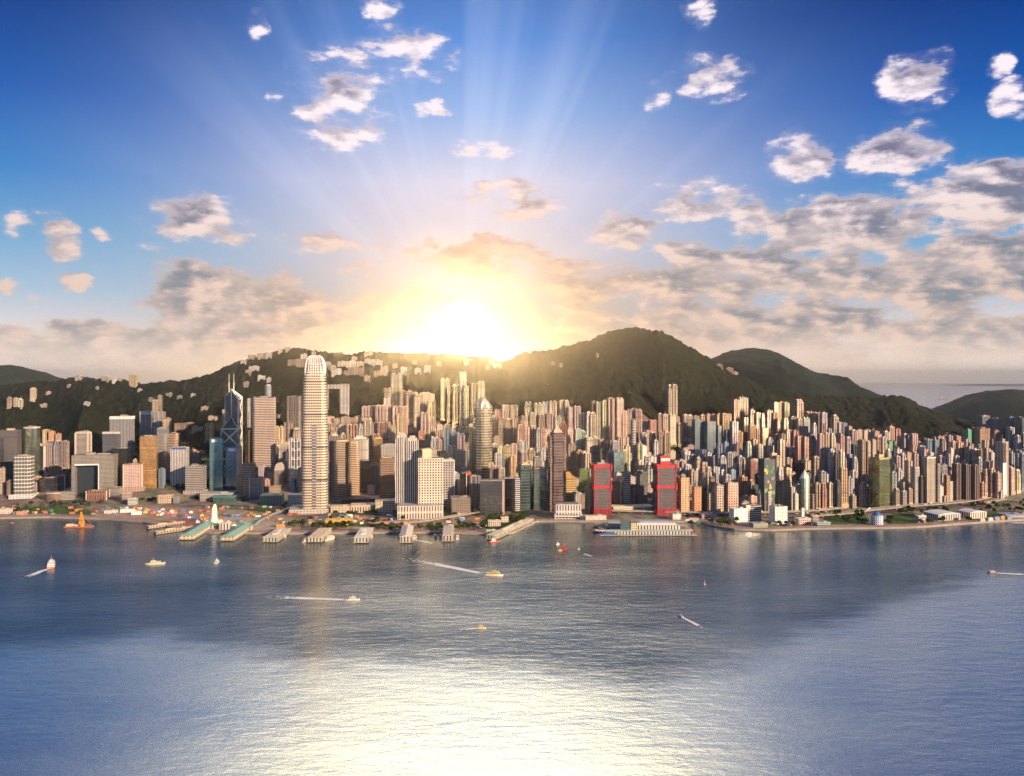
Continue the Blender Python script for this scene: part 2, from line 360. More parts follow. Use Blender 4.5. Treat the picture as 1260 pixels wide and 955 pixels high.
def copy_thing(o, loc, rotz=None, label=None, kids=None):
    c = o.copy(); sc.collection.objects.link(c); c.location = loc
    if rotz is not None: c.rotation_euler = (0, 0, rotz)
    if label: c['label'] = label
    for ch in (kids if kids is not None else o.children):
        d = ch.copy(); sc.collection.objects.link(d); d.parent = c
        for g in ch.children:
            e = g.copy(); sc.collection.objects.link(e); e.parent = d
    return c

# ------------------------------------------------------------------ terrain
def interp(xs, ys, x): return np.interp(x, xs, ys)
RIDGE = [(-80,462),(0,476),(50,472),(70,470),(85,467),(97,465),(115,468),(150,470),(175,474),(200,473),(235,470),(262,462),(290,448),(320,440),(350,432),(370,431),(400,436),(430,438),(450,436),(500,437),(560,438),(590,440),(612,446),(622,447),(640,438),(680,432),(715,424),(740,415),(760,408),(780,405),(797,409),(815,410),(840,424),(860,436),(880,446),(905,462),(930,474),(960,484),(1000,488),(1040,490),(1075,491),(1100,488),(1115,491),(1135,503),(1150,508),(1165,512),(1180,517),(1200,524),(1260,530),(1340,534)]
RX, RY = [a for a, b in RIDGE], [b for a, b in RIDGE]
SHORE = [(-80,637),(0,637),(60,636),(130,638),(180,642),(222,650),(260,655),(350,656),(460,655),(560,655),(600,657),(622,657),(656,641),(700,641),(760,642),(860,641),(880,647),(905,651),(950,652),(1000,650),(1100,649),(1130,648),(1180,644),(1260,639),(1340,636)]
SX, SY = [a for a, b in SHORE], [b for a, b in SHORE]
YR = 3180.0
def shoreY(px): return F * (CH - 3) / (interp(SX, SY, px) - HOR)
def value_noise(X, Y, s, seed=0):
    rs = np.random.RandomState(seed); g = rs.rand(256, 256)
    x, y = X / s + 512.3, Y / s + 512.7; xi, yi = np.floor(x).astype(int), np.floor(y).astype(int); fx, fy = x - xi, y - yi
    fx, fy = fx * fx * (3 - 2 * fx), fy * fy * (3 - 2 * fy)
    a, b, c, d = g[yi % 256, xi % 256], g[yi % 256, (xi + 1) % 256], g[(yi + 1) % 256, xi % 256], g[(yi + 1) % 256, (xi + 1) % 256]
    return (a * (1 - fx) + b * fx) * (1 - fy) + (c * (1 - fx) + d * fx) * fy
def ridge_noise(X, Y, s, seed): return 1 - np.abs(2 * value_noise(X, Y, s, seed) - 1)
BY, BZ = [0, 2330, 2420, 2500, 2650, 2800, 2900, 3000], [3, 3, 8, 24, 62, 110, 150, 205]
def terrain(X, Y):
    X = np.asarray(X, float); Y = np.asarray(Y, float)
    px = 630 + F * X / np.maximum(Y, 1)
    zr = CH + (HOR - interp(RX, RY, px)) / F * YR
    z = interp(BY, BZ, Y)
    z = np.where(Y > 3000, 205 + (zr - 205) * np.clip((Y - 3000) / (YR - 3000), 0, 1) ** 0.9, z)
    # blend so that low ridges do not make a wall of the upper city slope
    t = np.clip((Y - 2700) / (YR - 2700), 0, 1)
    z2 = 74 + (zr - 74) * t ** 1.15
    z = np.where(Y > 2700, np.minimum(np.maximum(z, z2 * 0.9), np.maximum(z2, 74)), z)
    z = np.where(Y > YR, zr - (Y - YR) * 0.5, z)
    sh = np.clip((Y - 2750) / 200, 0, 1) * np.clip(np.abs(Y - YR) / 160, 0, 1)
    z = z + sh * (62 * (ridge_noise(X + 0.35 * Y, Y * 0.45, 210, 3) - 0.62) + 20 * (ridge_noise(X - 0.2 * Y, Y * 0.6, 90, 5) - 0.6))
    sy = shoreY(px)
    z = np.where(Y < sy + 1, -6.0, z)
    return np.where(Y > YR + 600, -20, z)
_gx, _gy = np.arange(-3600, 3601, 12.0), np.arange(1800, 3900, 6.0)
_TX, _TY = np.meshgrid(_gx, _gy); _TZ = terrain(_TX, _TY).tolist()
def tz(X, Y):
    i, j = (X + 3600) / 12.0, (Y - 1800) / 6.0
    if i < 0 or j < 0 or i >= len(_gx) - 1 or j >= len(_gy) - 1: return float(terrain(X, Y))
    a, b = int(i), int(j); f, g = i - a, j - b; r0, r1 = _TZ[b], _TZ[b + 1]
    return (r0[a] * (1 - f) + r0[a + 1] * f) * (1 - g) + (r1[a] * (1 - f) + r1[a + 1] * f) * g
def place(px, pyb):
    """where the ground itself shows at this pixel (nearest crossing)"""
    lo = float(shoreY(px)) + 5
    Y = lo
    while Y < YR:
        if py_of(Y, tz(X_at(px, Y), Y)) <= pyb: break
        Y += 8.0
    return X_at(px, Y), Y, max(tz(X_at(px, Y), Y), 3.0)

def grid_mesh(name, X, Y, Z, mat, keep=None, jitter=None):
    h, w = Z.shape
    co = np.stack([X, Y, Z], -1).reshape(-1, 3)
    i = np.arange(h * w).reshape(h, w); a, b, c, d = i[:-1, :-1], i[:-1, 1:], i[1:, 1:], i[1:, :-1]
    q = np.stack([a, b, c, d], -1).reshape(-1, 4)
    if keep is not None: q = q[keep[:-1, :-1].reshape(-1)]
    me = bpy.data.meshes.new(name)
    me.vertices.add(len(co)); me.vertices.foreach_set('co', co.astype(np.float32).ravel())
    me.loops.add(q.size); me.loops.foreach_set('vertex_index', q.ravel().astype(np.int32))
    me.polygons.add(len(q)); me.polygons.foreach_set('loop_start', np.arange(0, q.size, 4, dtype=np.int32))
    me.materials.append(MATS[mat]); me.update(calc_edges=True); me.validate()
    o = bpy.data.objects.new(name, me); sc.collection.objects.link(o); return o
# ------------------------------------------------------------------ water
def water_mat():
    m, t = new_mat('water')
    pos = t.node('ShaderNodeNewGeometry').outputs['Position']
    x, y, _ = t.sep(pos)
    dist = t.v('LENGTH', t.xyz(x, y, 0.0), out=1)
    # hills' reflection painted as darker, choppier water near the town; the limit wanders
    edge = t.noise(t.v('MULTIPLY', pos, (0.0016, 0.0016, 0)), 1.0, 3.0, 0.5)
    line = t.ramp(t.lin(x, -900, 1100), [((q + 900) / 2000, (v / 2000,) * 3) for q, v in ((-900, 1090), (-727, 1110), (-527, 1180), (-287, 1070), (-79, 1090), (165, 990), (298, 1060), (468, 1210), (934, 1560))])  # follows the outline of the mirrored hills
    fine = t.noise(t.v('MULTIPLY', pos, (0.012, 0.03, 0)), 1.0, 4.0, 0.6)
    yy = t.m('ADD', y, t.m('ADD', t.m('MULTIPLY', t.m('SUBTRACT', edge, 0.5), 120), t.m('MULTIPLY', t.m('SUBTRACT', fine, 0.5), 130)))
    hill_refl = t.ss(t.m('SUBTRACT', yy, t.m('MULTIPLY', t.sep(line)[0], 2000)), -70, 60)
    w1 = t.noise(t.v('MULTIPLY', pos, (0.028, 0.075, 0)), 1.0, 4.0, 0.6)
    w2 = t.noise(t.v('MULTIPLY', pos, (0.006, 0.016, 0)), 1.0, 3.0, 0.55)
    w3 = t.noise(t.v('MULTIPLY', pos, (0.14, 0.26, 0)), 1.0, 3.0, 0.6)
    cat = t.noise(t.v('MULTIPLY', pos, (0.0022, 0.005, 0)), 1.0, 4.0, 0.6)
    hgt = t.m('ADD', t.m('ADD', t.m('MULTIPLY', w1, 2.6), t.m('MULTIPLY', w2, 3.0)), t.m('MULTIPLY', w3, 0.55))
    bump = t.node('ShaderNodeBump', {'Height': hgt, 'Strength': t.mixf(hill_refl, 0.30, 0.45), 'Distance': 1.0})
    rough = t.mixf(hill_refl, t.lin(cat, .3, .7, 0.20, 0.28), t.lin(cat, .3, .7, 0.12, 0.24))
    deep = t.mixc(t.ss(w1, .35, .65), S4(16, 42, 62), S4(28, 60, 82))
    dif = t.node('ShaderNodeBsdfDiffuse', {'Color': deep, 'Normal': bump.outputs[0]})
    gls = t.node('ShaderNodeBsdfGlossy', {'Color': t.mixc(t.ss(dist, 3500, 9000), t.mixc(hill_refl, (0.94, 0.98, 0.86, 1), (0.90, 0.92, 0.82, 1)), (1, 1, 1, 1)), 'Roughness': rough, 'Normal': bump.outputs[0]})
    fac = t.mixf(t.ss(dist, 3500, 9000), t.mixf(hill_refl, 0.86, t.lin(cat, .3, .7, 0.30, 0.52)), 0.95)
    finish(t, t.node('ShaderNodeMixShader', {0: fac, 1: dif.outputs[0], 2: gls.outputs[0]}).outputs[0])
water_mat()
mb = MB(); n = 96; Rr = 44000.0
ring = [0.0, 300.0, 1500.0, 6000.0, Rr]; b0 = len(mb.v); mb.v.append((0, 0, 0))
for r_ in ring[1:]:
    for i in range(n): mb.v.append((r_ * math.sin(2 * math.pi * i / n), r_ * math.cos(2 * math.pi * i / n), 0))
for i in range(n):
    j = (i + 1) % n
    mb.face((0, 1 + j, 1 + i))
    for k in range(3): a = 1 + k * n; mb.face((a + i, a + j, a + n + j, a + n + i))
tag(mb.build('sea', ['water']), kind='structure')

# ------------------------------------------------------------------ land
def ground_mat():
    m, t = new_mat('ground')
    pos = t.node('ShaderNodeNewGeometry').outputs['Position']
    a = t.noise(pos, 0.02, 4, 0.6); b = t.noise(pos, 0.09, 4, 0.6); v = t.node('ShaderNodeTexVoronoi', {'Vector': pos, 'Scale': 0.03}).outputs['Color']
    c = t.mixc(t.ss(a, .35, .6), (0.12, 0.10, 0.08, 1), (0.27, 0.21, 0.155, 1))
    c = t.mixc(t.m('MULTIPLY', t.ss(b, .5, .65), .6), c, (0.06, 0.07, 0.045, 1))
    c = t.mixc(0.25, c, v, 'OVERLAY')
    finish(t, t.node('ShaderNodeBsdfPrincipled', {'Base Color': c, 'Roughness': 0.9}).outputs[0])
ground_mat()
gx = np.arange(-2500, 2501, 10.0); gy = np.arange(1900, 3781, 10.0)
GX, GY = np.meshgrid(gx, gy)
tag(grid_mesh('land', GX, GY, terrain(GX, GY), 'ground'), kind='structure')
# reclaimed edge: the land mesh starts at the sea wall; the promenade strip closes the shoreline
def shore_pt(px, off=0.0):
    Y = float(shoreY(px)); X = X_at(px, Y); L = math.hypot(X, Y); return X + X / L * off, Y + off
pxs = np.linspace(-60, 1320, 150)
mb = MB(); pts = [shore_pt(p, 13) for p in pxs]
mb.path(pts, 30.0, 3.6, 7.0, 0, 1); tag(mb.build('promenade', ['promenade', 'concrete']), kind='structure')
mb = MB(); pts = [shore_pt(p, -3.0) for p in pxs]
mb.path(pts, 2.2, 4.6, 8.0, 0, 0); tag(mb.build('sea_wall', ['concrete'], color=None), kind='structure')

# forest over the slopes
gx = np.arange(-2450, 2451, 5.0); gy = np.arange(2500, 3421, 5.0)
GX, GY = np.meshgrid(gx, gy)
base = terrain(GX, GY)
PX = 630 + F * GX / GY; PYb = HOR + F * (CH - base) / GY
low = np.interp(PX, [0, 90, 150, 200, 300, 340, 420, 540, 640, 760, 850, 900, 1000, 1050, 1150, 1190, 1260], [2800, 2700, 2700, 2640, 2700, 2840, 2930, 2960, 2900, 2880, 2860, 2880, 2900, 2880, 2920, 2980, 3020])
cov = (GY > low + 60 * (value_noise(GX, GY, 80, 9) - .5))
can = 11 * value_noise(GX, GY, 13, 11) + 7 * value_noise(GX, GY, 6.5, 12) + 5 * value_noise(GX, GY, 40, 13)
jx = 3 * (value_noise(GX, GY, 5.5, 21) - .5); jy = 3 * (value_noise(GX, GY, 5.5, 22) - .5)
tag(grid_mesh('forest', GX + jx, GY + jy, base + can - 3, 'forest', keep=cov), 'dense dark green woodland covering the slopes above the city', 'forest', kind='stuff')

def far_ridge(name, pts, Yd, front, back, mat='far_forest', seed=1, step=16.0, rough=1.0, base_z=-10):
    xs, ys = [p[0] for p in pts], [p[1] for p in pts]
    X0, X1 = X_at(xs[0], Yd), X_at(xs[-1], Yd)
    gx = np.arange(X0, X1, step); gy = np.concatenate([np.linspace(Yd - front, Yd, int(front / step)), np.linspace(Yd + step, Yd + back, 12)])
    A, B = np.meshgrid(gx, gy)
    zr = CH + (HOR - np.interp(630 + F * A / Yd, xs, ys)) / F * Yd
    t = np.where(B < Yd, (B - (Yd - front)) / front, 1 - (B - Yd) / back)
    t = np.clip(t, 0, 1)
    z = base_z + (zr - base_z) * np.sin(t * math.pi / 2) ** 1.1
    sh = np.clip(np.abs(B - Yd) / (0.2 * front), 0, 1) * t
    z = z + rough * sh * (70 * (ridge_noise(A + .4 * B, B * .4, 330, seed) - .6) + 30 * (ridge_noise(A - .3 * B, B * .7, 130, seed + 1) - .6))
    z = z + 9 * value_noise(A, B, step * 1.4, seed + 2) * (t > 0)
    return tag(grid_mesh(name, A, B, z, mat), kind='structure')
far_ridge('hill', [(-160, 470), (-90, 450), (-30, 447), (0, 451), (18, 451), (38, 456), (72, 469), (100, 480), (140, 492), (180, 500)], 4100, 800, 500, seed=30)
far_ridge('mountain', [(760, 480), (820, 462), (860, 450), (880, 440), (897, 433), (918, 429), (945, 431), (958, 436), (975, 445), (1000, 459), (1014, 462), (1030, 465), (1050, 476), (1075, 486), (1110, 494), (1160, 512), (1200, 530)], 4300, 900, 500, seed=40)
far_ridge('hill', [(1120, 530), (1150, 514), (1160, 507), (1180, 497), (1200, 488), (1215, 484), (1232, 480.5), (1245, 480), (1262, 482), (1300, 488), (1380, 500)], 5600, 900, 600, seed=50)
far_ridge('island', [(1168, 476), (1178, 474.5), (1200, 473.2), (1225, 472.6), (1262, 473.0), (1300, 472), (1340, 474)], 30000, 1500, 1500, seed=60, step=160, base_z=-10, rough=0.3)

# air: even thin haze through the whole scene
def haze():
    m, t = new_mat('haze')
    pv = t.node('ShaderNodeVolumePrincipled', {'Color': (0.86, 0.94, 1.0, 1), 'Density': 0.000036, 'Anisotropy': 0.90})
    t.node('ShaderNodeOutputMaterial', {'Volume': pv.outputs[0]})
    mb = MB(); s_ = 46000.0; mb.box(0, 0, -8.0, 640.0, 2 * s_, 2 * s_, 0, 0, bottom=True)
    tag(mb.build('haze', ['haze']), kind='stuff')
haze()
# ------------------------------------------------------------------ buildings
facade('layers', bay=9.0, floor=11.5, wu=(0.08, 1.0), wv=(0.22, 1.0), glass=(0.12, 0.13, 0.12), stripe=0.03, refuge=0, shades=0.5)
facade('hotelgrid', bay=7.4, floor=7.0, wu=(0.25, 0.78), wv=(0.25, 0.80), glass=(0.03, 0.03, 0.032), stripe=0.03, refuge=0, shades=0.1)
facade('plainwall', bay=14.0, floor=9.0, wu=(0.4, 0.62), wv=(0.4, 0.6), stripe=0.03, refuge=0)
plain('ribroof', (0.62, 0.61, 0.62), 0.5, vary=0.1)
COL = {  # base colours of walls
 'c': ('cream', (0.62, 0.50, 0.36)), 'w': ('white', (0.74, 0.71, 0.66)), 'p': ('pink', (0.62, 0.36, 0.30)), 's': ('salmon', (0.62, 0.30, 0.20)),
 'o': ('ochre', (0.62, 0.38, 0.17)), 'O': ('orange', (0.66, 0.28, 0.09)), 'g': ('grey', (0.38, 0.37, 0.37)), 'm': ('mauve', (0.40, 0.28, 0.31)),
 'b': ('brown', (0.28, 0.165, 0.11)), 't': ('teal', (0.16, 0.36, 0.36)), 'B': ('blue grey', (0.22, 0.30, 0.40)), 'k': ('charcoal', (0.06, 0.06, 0.07)),
 'y': ('pale gold', (0.72, 0.54, 0.27)), 'n': ('tan', (0.45, 0.34, 0.24)), 'r': ('brick red', (0.45, 0.12, 0.09)), 'l': ('lilac', (0.55, 0.46, 0.55)), 'e': ('pale green', (0.50, 0.58, 0.46))}
def notched(w, d, nx, ny, cut, frac=0.45):
    """rectangle w x d with nx recesses in the long faces and ny in the short ones, counter-clockwise"""
    def side(L, n):
        pts = [(0.0, 0.0)]
        for i in range(n):
            c = L * (i + 1) / (n + 1) if n > 1 else L / 2; h = L / (n + 1) * frac * 0.5
            pts += [(c - h, 0), (c - h, cut), (c + h, cut), (c + h, 0)]
        return pts
    P = []
    for (L, n, f) in ((w, nx, lambda a, b: (-w / 2 + a, -d / 2 + b)), (d, ny, lambda a, b: (w / 2 - b, -d / 2 + a)), (w, nx, lambda a, b: (w / 2 - a, d / 2 - b)), (d, ny, lambda a, b: (-w / 2 + b, d / 2 - a))):
        P += [f(a, b) for a, b in side(L, n)]
    return P
def rect(w, d, x=0, y=0): return [(x - w / 2, y - d / 2), (x + w / 2, y - d / 2), (x + w / 2, y + d / 2), (x - w / 2, y + d / 2)]
def ngon(r, n=8, x=0, y=0, a0=0.0, sy=1.0): return [(x + r * math.cos(a0 + 2 * math.pi * i / n), y + sy * r * math.sin(a0 + 2 * math.pi * i / n)) for i in range(n)]
def chamfer(w, d, c): return [(-w/2 + c, -d/2), (w/2 - c, -d/2), (w/2, -d/2 + c), (w/2, d/2 - c), (w/2 - c, d/2), (-w/2 + c, d/2), (-w/2, d/2 - c), (-w/2, -d/2 + c)]
def rounded(w, d, r, k=3):
    P = []
    for cx, cy, a0 in ((w/2 - r, -d/2 + r, -90), (w/2 - r, d/2 - r, 0), (-w/2 + r, d/2 - r, 90), (-w/2 + r, -d/2 + r, 180)):
        for i in range(k + 1):
            a = R(a0 + 90 * i / k); P.append((cx + r * math.cos(a), cy + r * math.sin(a)))
    return P

def rot_for(px): return R(np.interp(px, [0, 250, 500, 800, 950, 1260], [3, 5, 8, 14, 17, 20]))
class Spot:
    """real place and size of a building seen between px0..px1, top at pyt, ground at pyb"""
    def __init__(s, px0, px1, pyt, pyb, ratio=0.8, rot=None, drop=0.0):
        s.px = (px0 + px1) / 2
        s.X, s.Y, s.z = place(s.px, pyb)
        s.rot = rot_for(s.px) if rot is None else R(rot)
        W = (px1 - px0) / F * s.Y * math.cos(math.atan2(s.px - 630, F)) * 1.0
        rel = abs(math.atan2(s.X, s.Y) + s.rot)
        s.w = W / (math.cos(rel) + ratio * abs(math.sin(rel))); s.d = s.w * ratio
        yc = s.Y + 0.5 * (s.d * math.cos(s.rot)); s.X = X_at(s.px, yc); s.Y = yc        # front face on the given ground line
        s.z = min(s.z, tz(s.X, s.Y)) if tz(s.X, s.Y) > 0 else s.z
        s.h = CH + (HOR - pyt) / F * s.Y - s.z
        s.loc = (s.X, s.Y, s.z - 1.0); s.h += 1.0
REG = []      # (px, pyt, pyb, half width px) of everything built
FOOT = []     # (X, Y, radius)
def reg(s, pyt, pyb): REG.append((s.px, s.w * F / s.Y, pyt, pyb)); FOOT.append((s.X, s.Y, max(s.w, s.d) * 0.62 + 4))

def roof_things(t, w, d, h, color, kind, rnd, mat='roof'):
    mb = MB(); n = 0
    if kind in 'rR':      # lift rooms and tanks
        k = 1 if w < 22 else 2
        for i in range(k):
            cx = (i - (k - 1) / 2) * w * 0.42 + rnd.uniform(-1, 1); mb.box(cx, rnd.uniform(-.1, .1) * d, h, h + rnd.uniform(4, 8), w * rnd.uniform(.22, .34), d * rnd.uniform(.3, .45), 0, 1)
        mb.box(rnd.uniform(-.2, .2) * w, d * .25, h, h + rnd.uniform(2, 3.5), w * .2, d * .18, 0, 1)
        mb.build('roof_plant', ['paint', mat], t, color)
        if rnd.random() < 0.3:
            m2 = MB(); m2.tube((w * .1, 0, h), (w * .1, 0, h + rnd.uniform(9, 16)), 0.5, 0, 4); m2.build('mast', ['concrete'], t)
def parapet(mb, poly, h, hh=1.6, ins=0.5, mat=0):
    # raised rim: outer wall is the body itself, this adds the thin upstand
    n = len(poly); b = len(mb.v); cx = sum(p[0] for p in poly) / n; cyy = sum(p[1] for p in poly) / n
    inn = [(x + (cx - x) * 0.05, y + (cyy - y) * 0.05) for x, y in poly]
    mb.v += [(x, y, h) for x, y in poly] + [(x, y, h + hh) for x, y in poly] + [(x, y, h + hh) for x, y in inn] + [(x, y, h) for x, y in inn]
    for i in range(n):
        j = (i + 1) % n
        for k in range(3): mb.face((b + k * n + i, b + k * n + j, b + (k + 1) * n + j, b + (k + 1) * n + i), mat)

for _k, (_n, _c) in list(COL.items()):      # sun-bleached: pull the strong hues towards beige
    if _k in 'psoOymrlcb': COL[_k] = (_n, tuple(a * .62 + b * .38 for a, b in zip(_c, (.58, .49, .38))))
def flat_tower(px, wpx, pyt, pyb, ck, style='flats', name='apartment_tower', rot=None, ratio=None, nx=None, rk='r', seed=None):
    rnd = random.Random(int(px * 7 + pyt * 13) if seed is None else seed)
    ratio = ratio or rnd.uniform(0.65, 0.95)
    s = Spot(px - wpx / 2, px + wpx / 2, pyt, pyb, ratio, rot); reg(s, pyt, pyb)
    s.h = max(s.h, 12)
    cn, c = COL[ck]; v = rnd.uniform(0.88, 1.1); c = tuple(min(0.8, 1.42 * x * v * rnd.uniform(.97, 1.03)) for x in c)
    t = thing(name, '', 'apartment tower', s.loc, s.rot)
    plant = rnd.uniform(3, 6); hb = s.h - plant; w, d = s.w, s.d
    nx = nx if nx is not None else max(1, int(round(w / 13))); ny = max(1, int(round(d / 15)))
    pod = min(18, s.h * 0.15) if s.h > 50 else 0
    mb = MB()
    if s.h > 30 and rnd.random() < 0.85: poly = notched(w, d, nx, ny, min(w, d) * rnd.uniform(0.13, 0.2), rnd.uniform(0.3, 0.5))
    else: poly = rect(w, d)
    if s.h > 60 and rnd.random() < .3:      # top storeys set back
        zc = hb - rnd.uniform(8, 16); mb.prism(poly, pod, zc, 0, 1); q2 = [(x * .82, y * .82) for x, y in poly]; mb.prism(q2, zc, hb, 0, 1); parapet(mb, poly, zc)
    else: mb.prism(poly, pod, hb, 0, 1); parapet(mb, poly, hb)
    mb.build('body', [style, 'roof' if rnd.random() < .6 else 'roof_light', ], t, c)
    if pod:
        m2 = MB(); m2.prism(rect(w * 1.12, d * 1.15), -6, pod, 0, 1); m2.build('podium', ['store', 'roof_light'], t, tuple(x * .8 for x in c))
    else:
        m2 = MB(); m2.prism(rect(w * 1.02, d * 1.02), -8, 2.0, 0, 1); m2.build('plinth', ['concrete', 'roof'], t)
    # the roof plant reaches the given top
    m3 = MB(); k = 1 if w < 24 else (2 if w < 48 else 3)
    for i in range(k):
        cx = (i - (k - 1) / 2) * w / k
        m3.box(cx, 0, hb, hb + plant * rnd.uniform(.85, 1.05), w / k * rnd.uniform(.3, .5), d * rnd.uniform(.3, .55), 0, 1)
        m3.box(cx + w / k * .22, d * .2, hb, hb + plant * .5, w / k * .18, d * .2, 0, 1)
    if k == 1 and rnd.random() < .4: m3.box(0, 0, hb, hb + plant * .45, w * .8, d * .8, 0, 1)
    if rnd.random() < .5: m3.cyl(-w * .3, d * .25, hb, hb + plant * .6, w * .07 + .6, 0, 1, 8)
    if rnd.random() < .35: m3.tube((w * .2, 0, hb), (w * .2, 0, hb + plant * 2.2), .45, 0, 4)
    m3.build('roof_plant', ['paint', 'roof'], t, tuple(x * .9 for x in c))
    return dict(o=t, px=px, pyt=pyt, pyb=pyb, col=cn, wpx=wpx, hpx=(s.h / s.Y) * F, h=s.h)

LAND = []     # landmark points for labels: (px, py mid, phrase)
def mark(px, py, phrase): LAND.append((px, py, phrase))

def office(px0, px1, pyt, pyb, color, style, label, name='office_tower', cat='office tower', ratio=0.8, rot=None, poly=None, crown=None, cap=None, podium=None, sign=None, extra=None, phrase=None, taper=None, roofm='roof', edge=None):
    """one office tower; poly: function(w, d) -> footprint; crown: list of (scale, height m, material, colour) steps on the roof"""
    s = Spot(px0, px1, pyt, pyb, ratio, rot); reg(s, pyt, pyb)
    if phrase: mark(s.px, (pyt * 2 + pyb) / 3, phrase)
    t = thing(name, label, cat, s.loc, s.rot); w, d, h = s.w, s.d, s.h
    P = poly(w, d) if poly else rect(w, d)
    ch = sum(c[1] for c in crown) if crown else 0.0
    pod = podium[0] if podium else 0.0
    hb = h - ch - (cap[0] if cap else 0)
    mb = MB(); top = [(x * taper, y * taper) for x, y in P] if taper else None
    mb.prism(P, pod - (8 if not pod else 0), hb, 0, 1, top=top)
    parapet(mb, top or P, hb)
    mb.build('body', [style, roofm], t, color)
    if cap:
        m = MB(); Q = [(x * 1.02, y * 1.02) for x, y in (top or P)]; m.prism(Q, hb - cap[2] if len(cap) > 2 else hb, hb + cap[0], 0, 1); m.build('roof_band', ['paint', roofm], t, cap[1])
    z = hb + (cap[0] if cap else 0)
    if crown:
        for i, (sc_, hh, mt, cc) in enumerate(crown):
            m = MB(); Q = [(x * sc_, y * sc_) for x, y in P]; m.prism(Q, z, z + hh, 0, 1); m.build('roof_plant' if i == 0 else 'roof_top', [mt, roofm], t, cc); z += hh
    else:
        rnd = random.Random(int(px0 * 31)); m = MB()
        for k in range(3): m.box(rnd.uniform(-.25, .25) * w, rnd.uniform(-.25, .25) * d, z, z + rnd.uniform(2, 5), w * rnd.uniform(.15, .35), d * rnd.uniform(.15, .35), 0, 1)
        m.build('roof_plant', ['concrete', roofm], t)
    if podium:
        m = MB(); m.prism(rect(w * podium[1], d * podium[2]), -8, pod, 0, 1); m.build('podium', [podium[3] if len(podium) > 3 else 'store', 'roof_light'], t, podium[4] if len(podium) > 4 else color)
    if edge:     # four corner piers
        for sx in (-1, 1):
            for sy in (-1, 1):
                m = MB(); m.box(sx * w / 2, sy * d / 2, 0, hb + 2, edge[0], edge[0], 0, 0); m.build('corner_pier', ['paint'], t, edge[1])
    if sign:     # (width fraction, height m, drop m, colour)
        m = MB(); m.box(sign[4] * w if len(sign) > 4 else 0, -d / 2 - 0.6, hb - sign[2] - sign[1], hb - sign[2], w * sign[0], 1.0, 0, 0, bottom=True); m.build('sign_board', ['paint'], t, sign[3])
    if extra: extra(t, w, d, h, s)
    return t, s

# ---- the tallest tower: silver, rounded, with a clawed crown
def tallest():
    s = Spot(370.5, 405, 438, 632, 1.0, 10); reg(s, 438, 632); mark(387, 500, 'clawed silver tower')
    t = thing('office_tower', 'tallest tower, silver, rounded corners, tapering to a crown of curved claws', 'office tower', s.loc, s.rot)
    w, h = s.w, s.h; lev = [(0, 1.0), (0.30, 1.0), (0.30, .985), (0.56, .975), (0.56, .95), (0.74, .935), (0.74, .90), (0.84, .87), (0.84, .84), (0.90, .79)]
    mb = MB(); P = rounded(w, w, w * .2, 4)
    for (a, ka), (b, kb) in zip(lev[:-1], lev[1:]):
        if b > a: mb.prism([(x * ka, y * ka) for x, y in P], a * h - (8 if a == 0 else 0), b * h, 0, 1, top=[(x * kb, y * kb) for x, y in P])
    mb.build('shaft', ['silver', 'roof'], t, (.72, .60, .46))
    # corner grooves shown as darker slots: inset glass strips
    m = MB()
    for sx, sy, ww, dd in ((0, -1, .16, .02), (0, 1, .16, .02), (1, 0, .02, .16), (-1, 0, .02, .16)):
        m.box(sx * w * .5, sy * w * .5, 0, .56 * h, w * ww, w * dd, 0, 0)
    m.build('centre_bay', ['curtain_bands'], t, (.45, .42, .40))
    # crown claws
    for k in range(28):
        a = 2 * math.pi * (k + .5) / 28; m = MB(); pts = []
        for q in range(7):
            f = q / 6; rr = w * .5 * (0.82 - 0.50 * f ** 2.0); z = h * (.885 + .115 * math.sin(f * math.pi / 2))
            c, sn = math.cos(a), math.sin(a); e = 1 / max(abs(c), abs(sn)) ** .55; pts.append((rr * e * c, rr * e * sn, z))
        for p, q in zip(pts[:-1], pts[1:]): m.tube(p, q, 1.5, 0, 5)
        m.build('crown_claw', ['white'], t)
    m = MB(); m.prism([(x * .74, y * .74) for x, y in P], .89 * h, .955 * h, 0, 1, top=[(x * .5, y * .5) for x, y in P]); m.build('crown_core', ['silver', 'roof'], t, (.72, .66, .58))
    m = MB(); m.box(-w * .2, 0, -6, 14, w * 1.5, w * 1.25, 0, 1); m.build('podium', ['store', 'roof_light'], t, (.5, .45, .38))
def silver_mat():
    m, t = new_mat('silver'); u, v, _ = t.sep(t.node('ShaderNodeUVMap').outputs[0]); col = t.node('ShaderNodeObjectInfo').outputs['Color']
    fl = t.m('FRACT', t.m('DIVIDE', v, 7.6)); fu = t.m('FRACT', t.m('DIVIDE', u, 6.0))
    wn = t.node('ShaderNodeTexWhiteNoise', {'Vector': t.xyz(t.m('FLOOR', t.m('DIVIDE', u, 6.0)), t.m('FLOOR', t.m('DIVIDE', v, 7.6)), 0)}, noise_dimensions='3D').outputs[0]
    g = t.m('MAXIMUM', t.m('LESS_THAN', fl, 0.52), t.m('LESS_THAN', fu, 0.14)); 
    gl = t.mixc(wn, (.10, .09, .085, 1), (.30, .26, .22, 1))
    c = t.mixc(g, gl, col); c = t.mixc(t.m('LESS_THAN', t.m('FRACT', t.m('DIVIDE', v, 92.0)), .055), c, (.12, .11, .11, 1))
    finish(t, t.node('ShaderNodeBsdfPrincipled', {'Base Color': c, 'Metallic': t.mixf(g, .7, .35), 'Roughness': t.mixf(g, .2, .5)}).outputs[0])
silver_mat(); tallest()

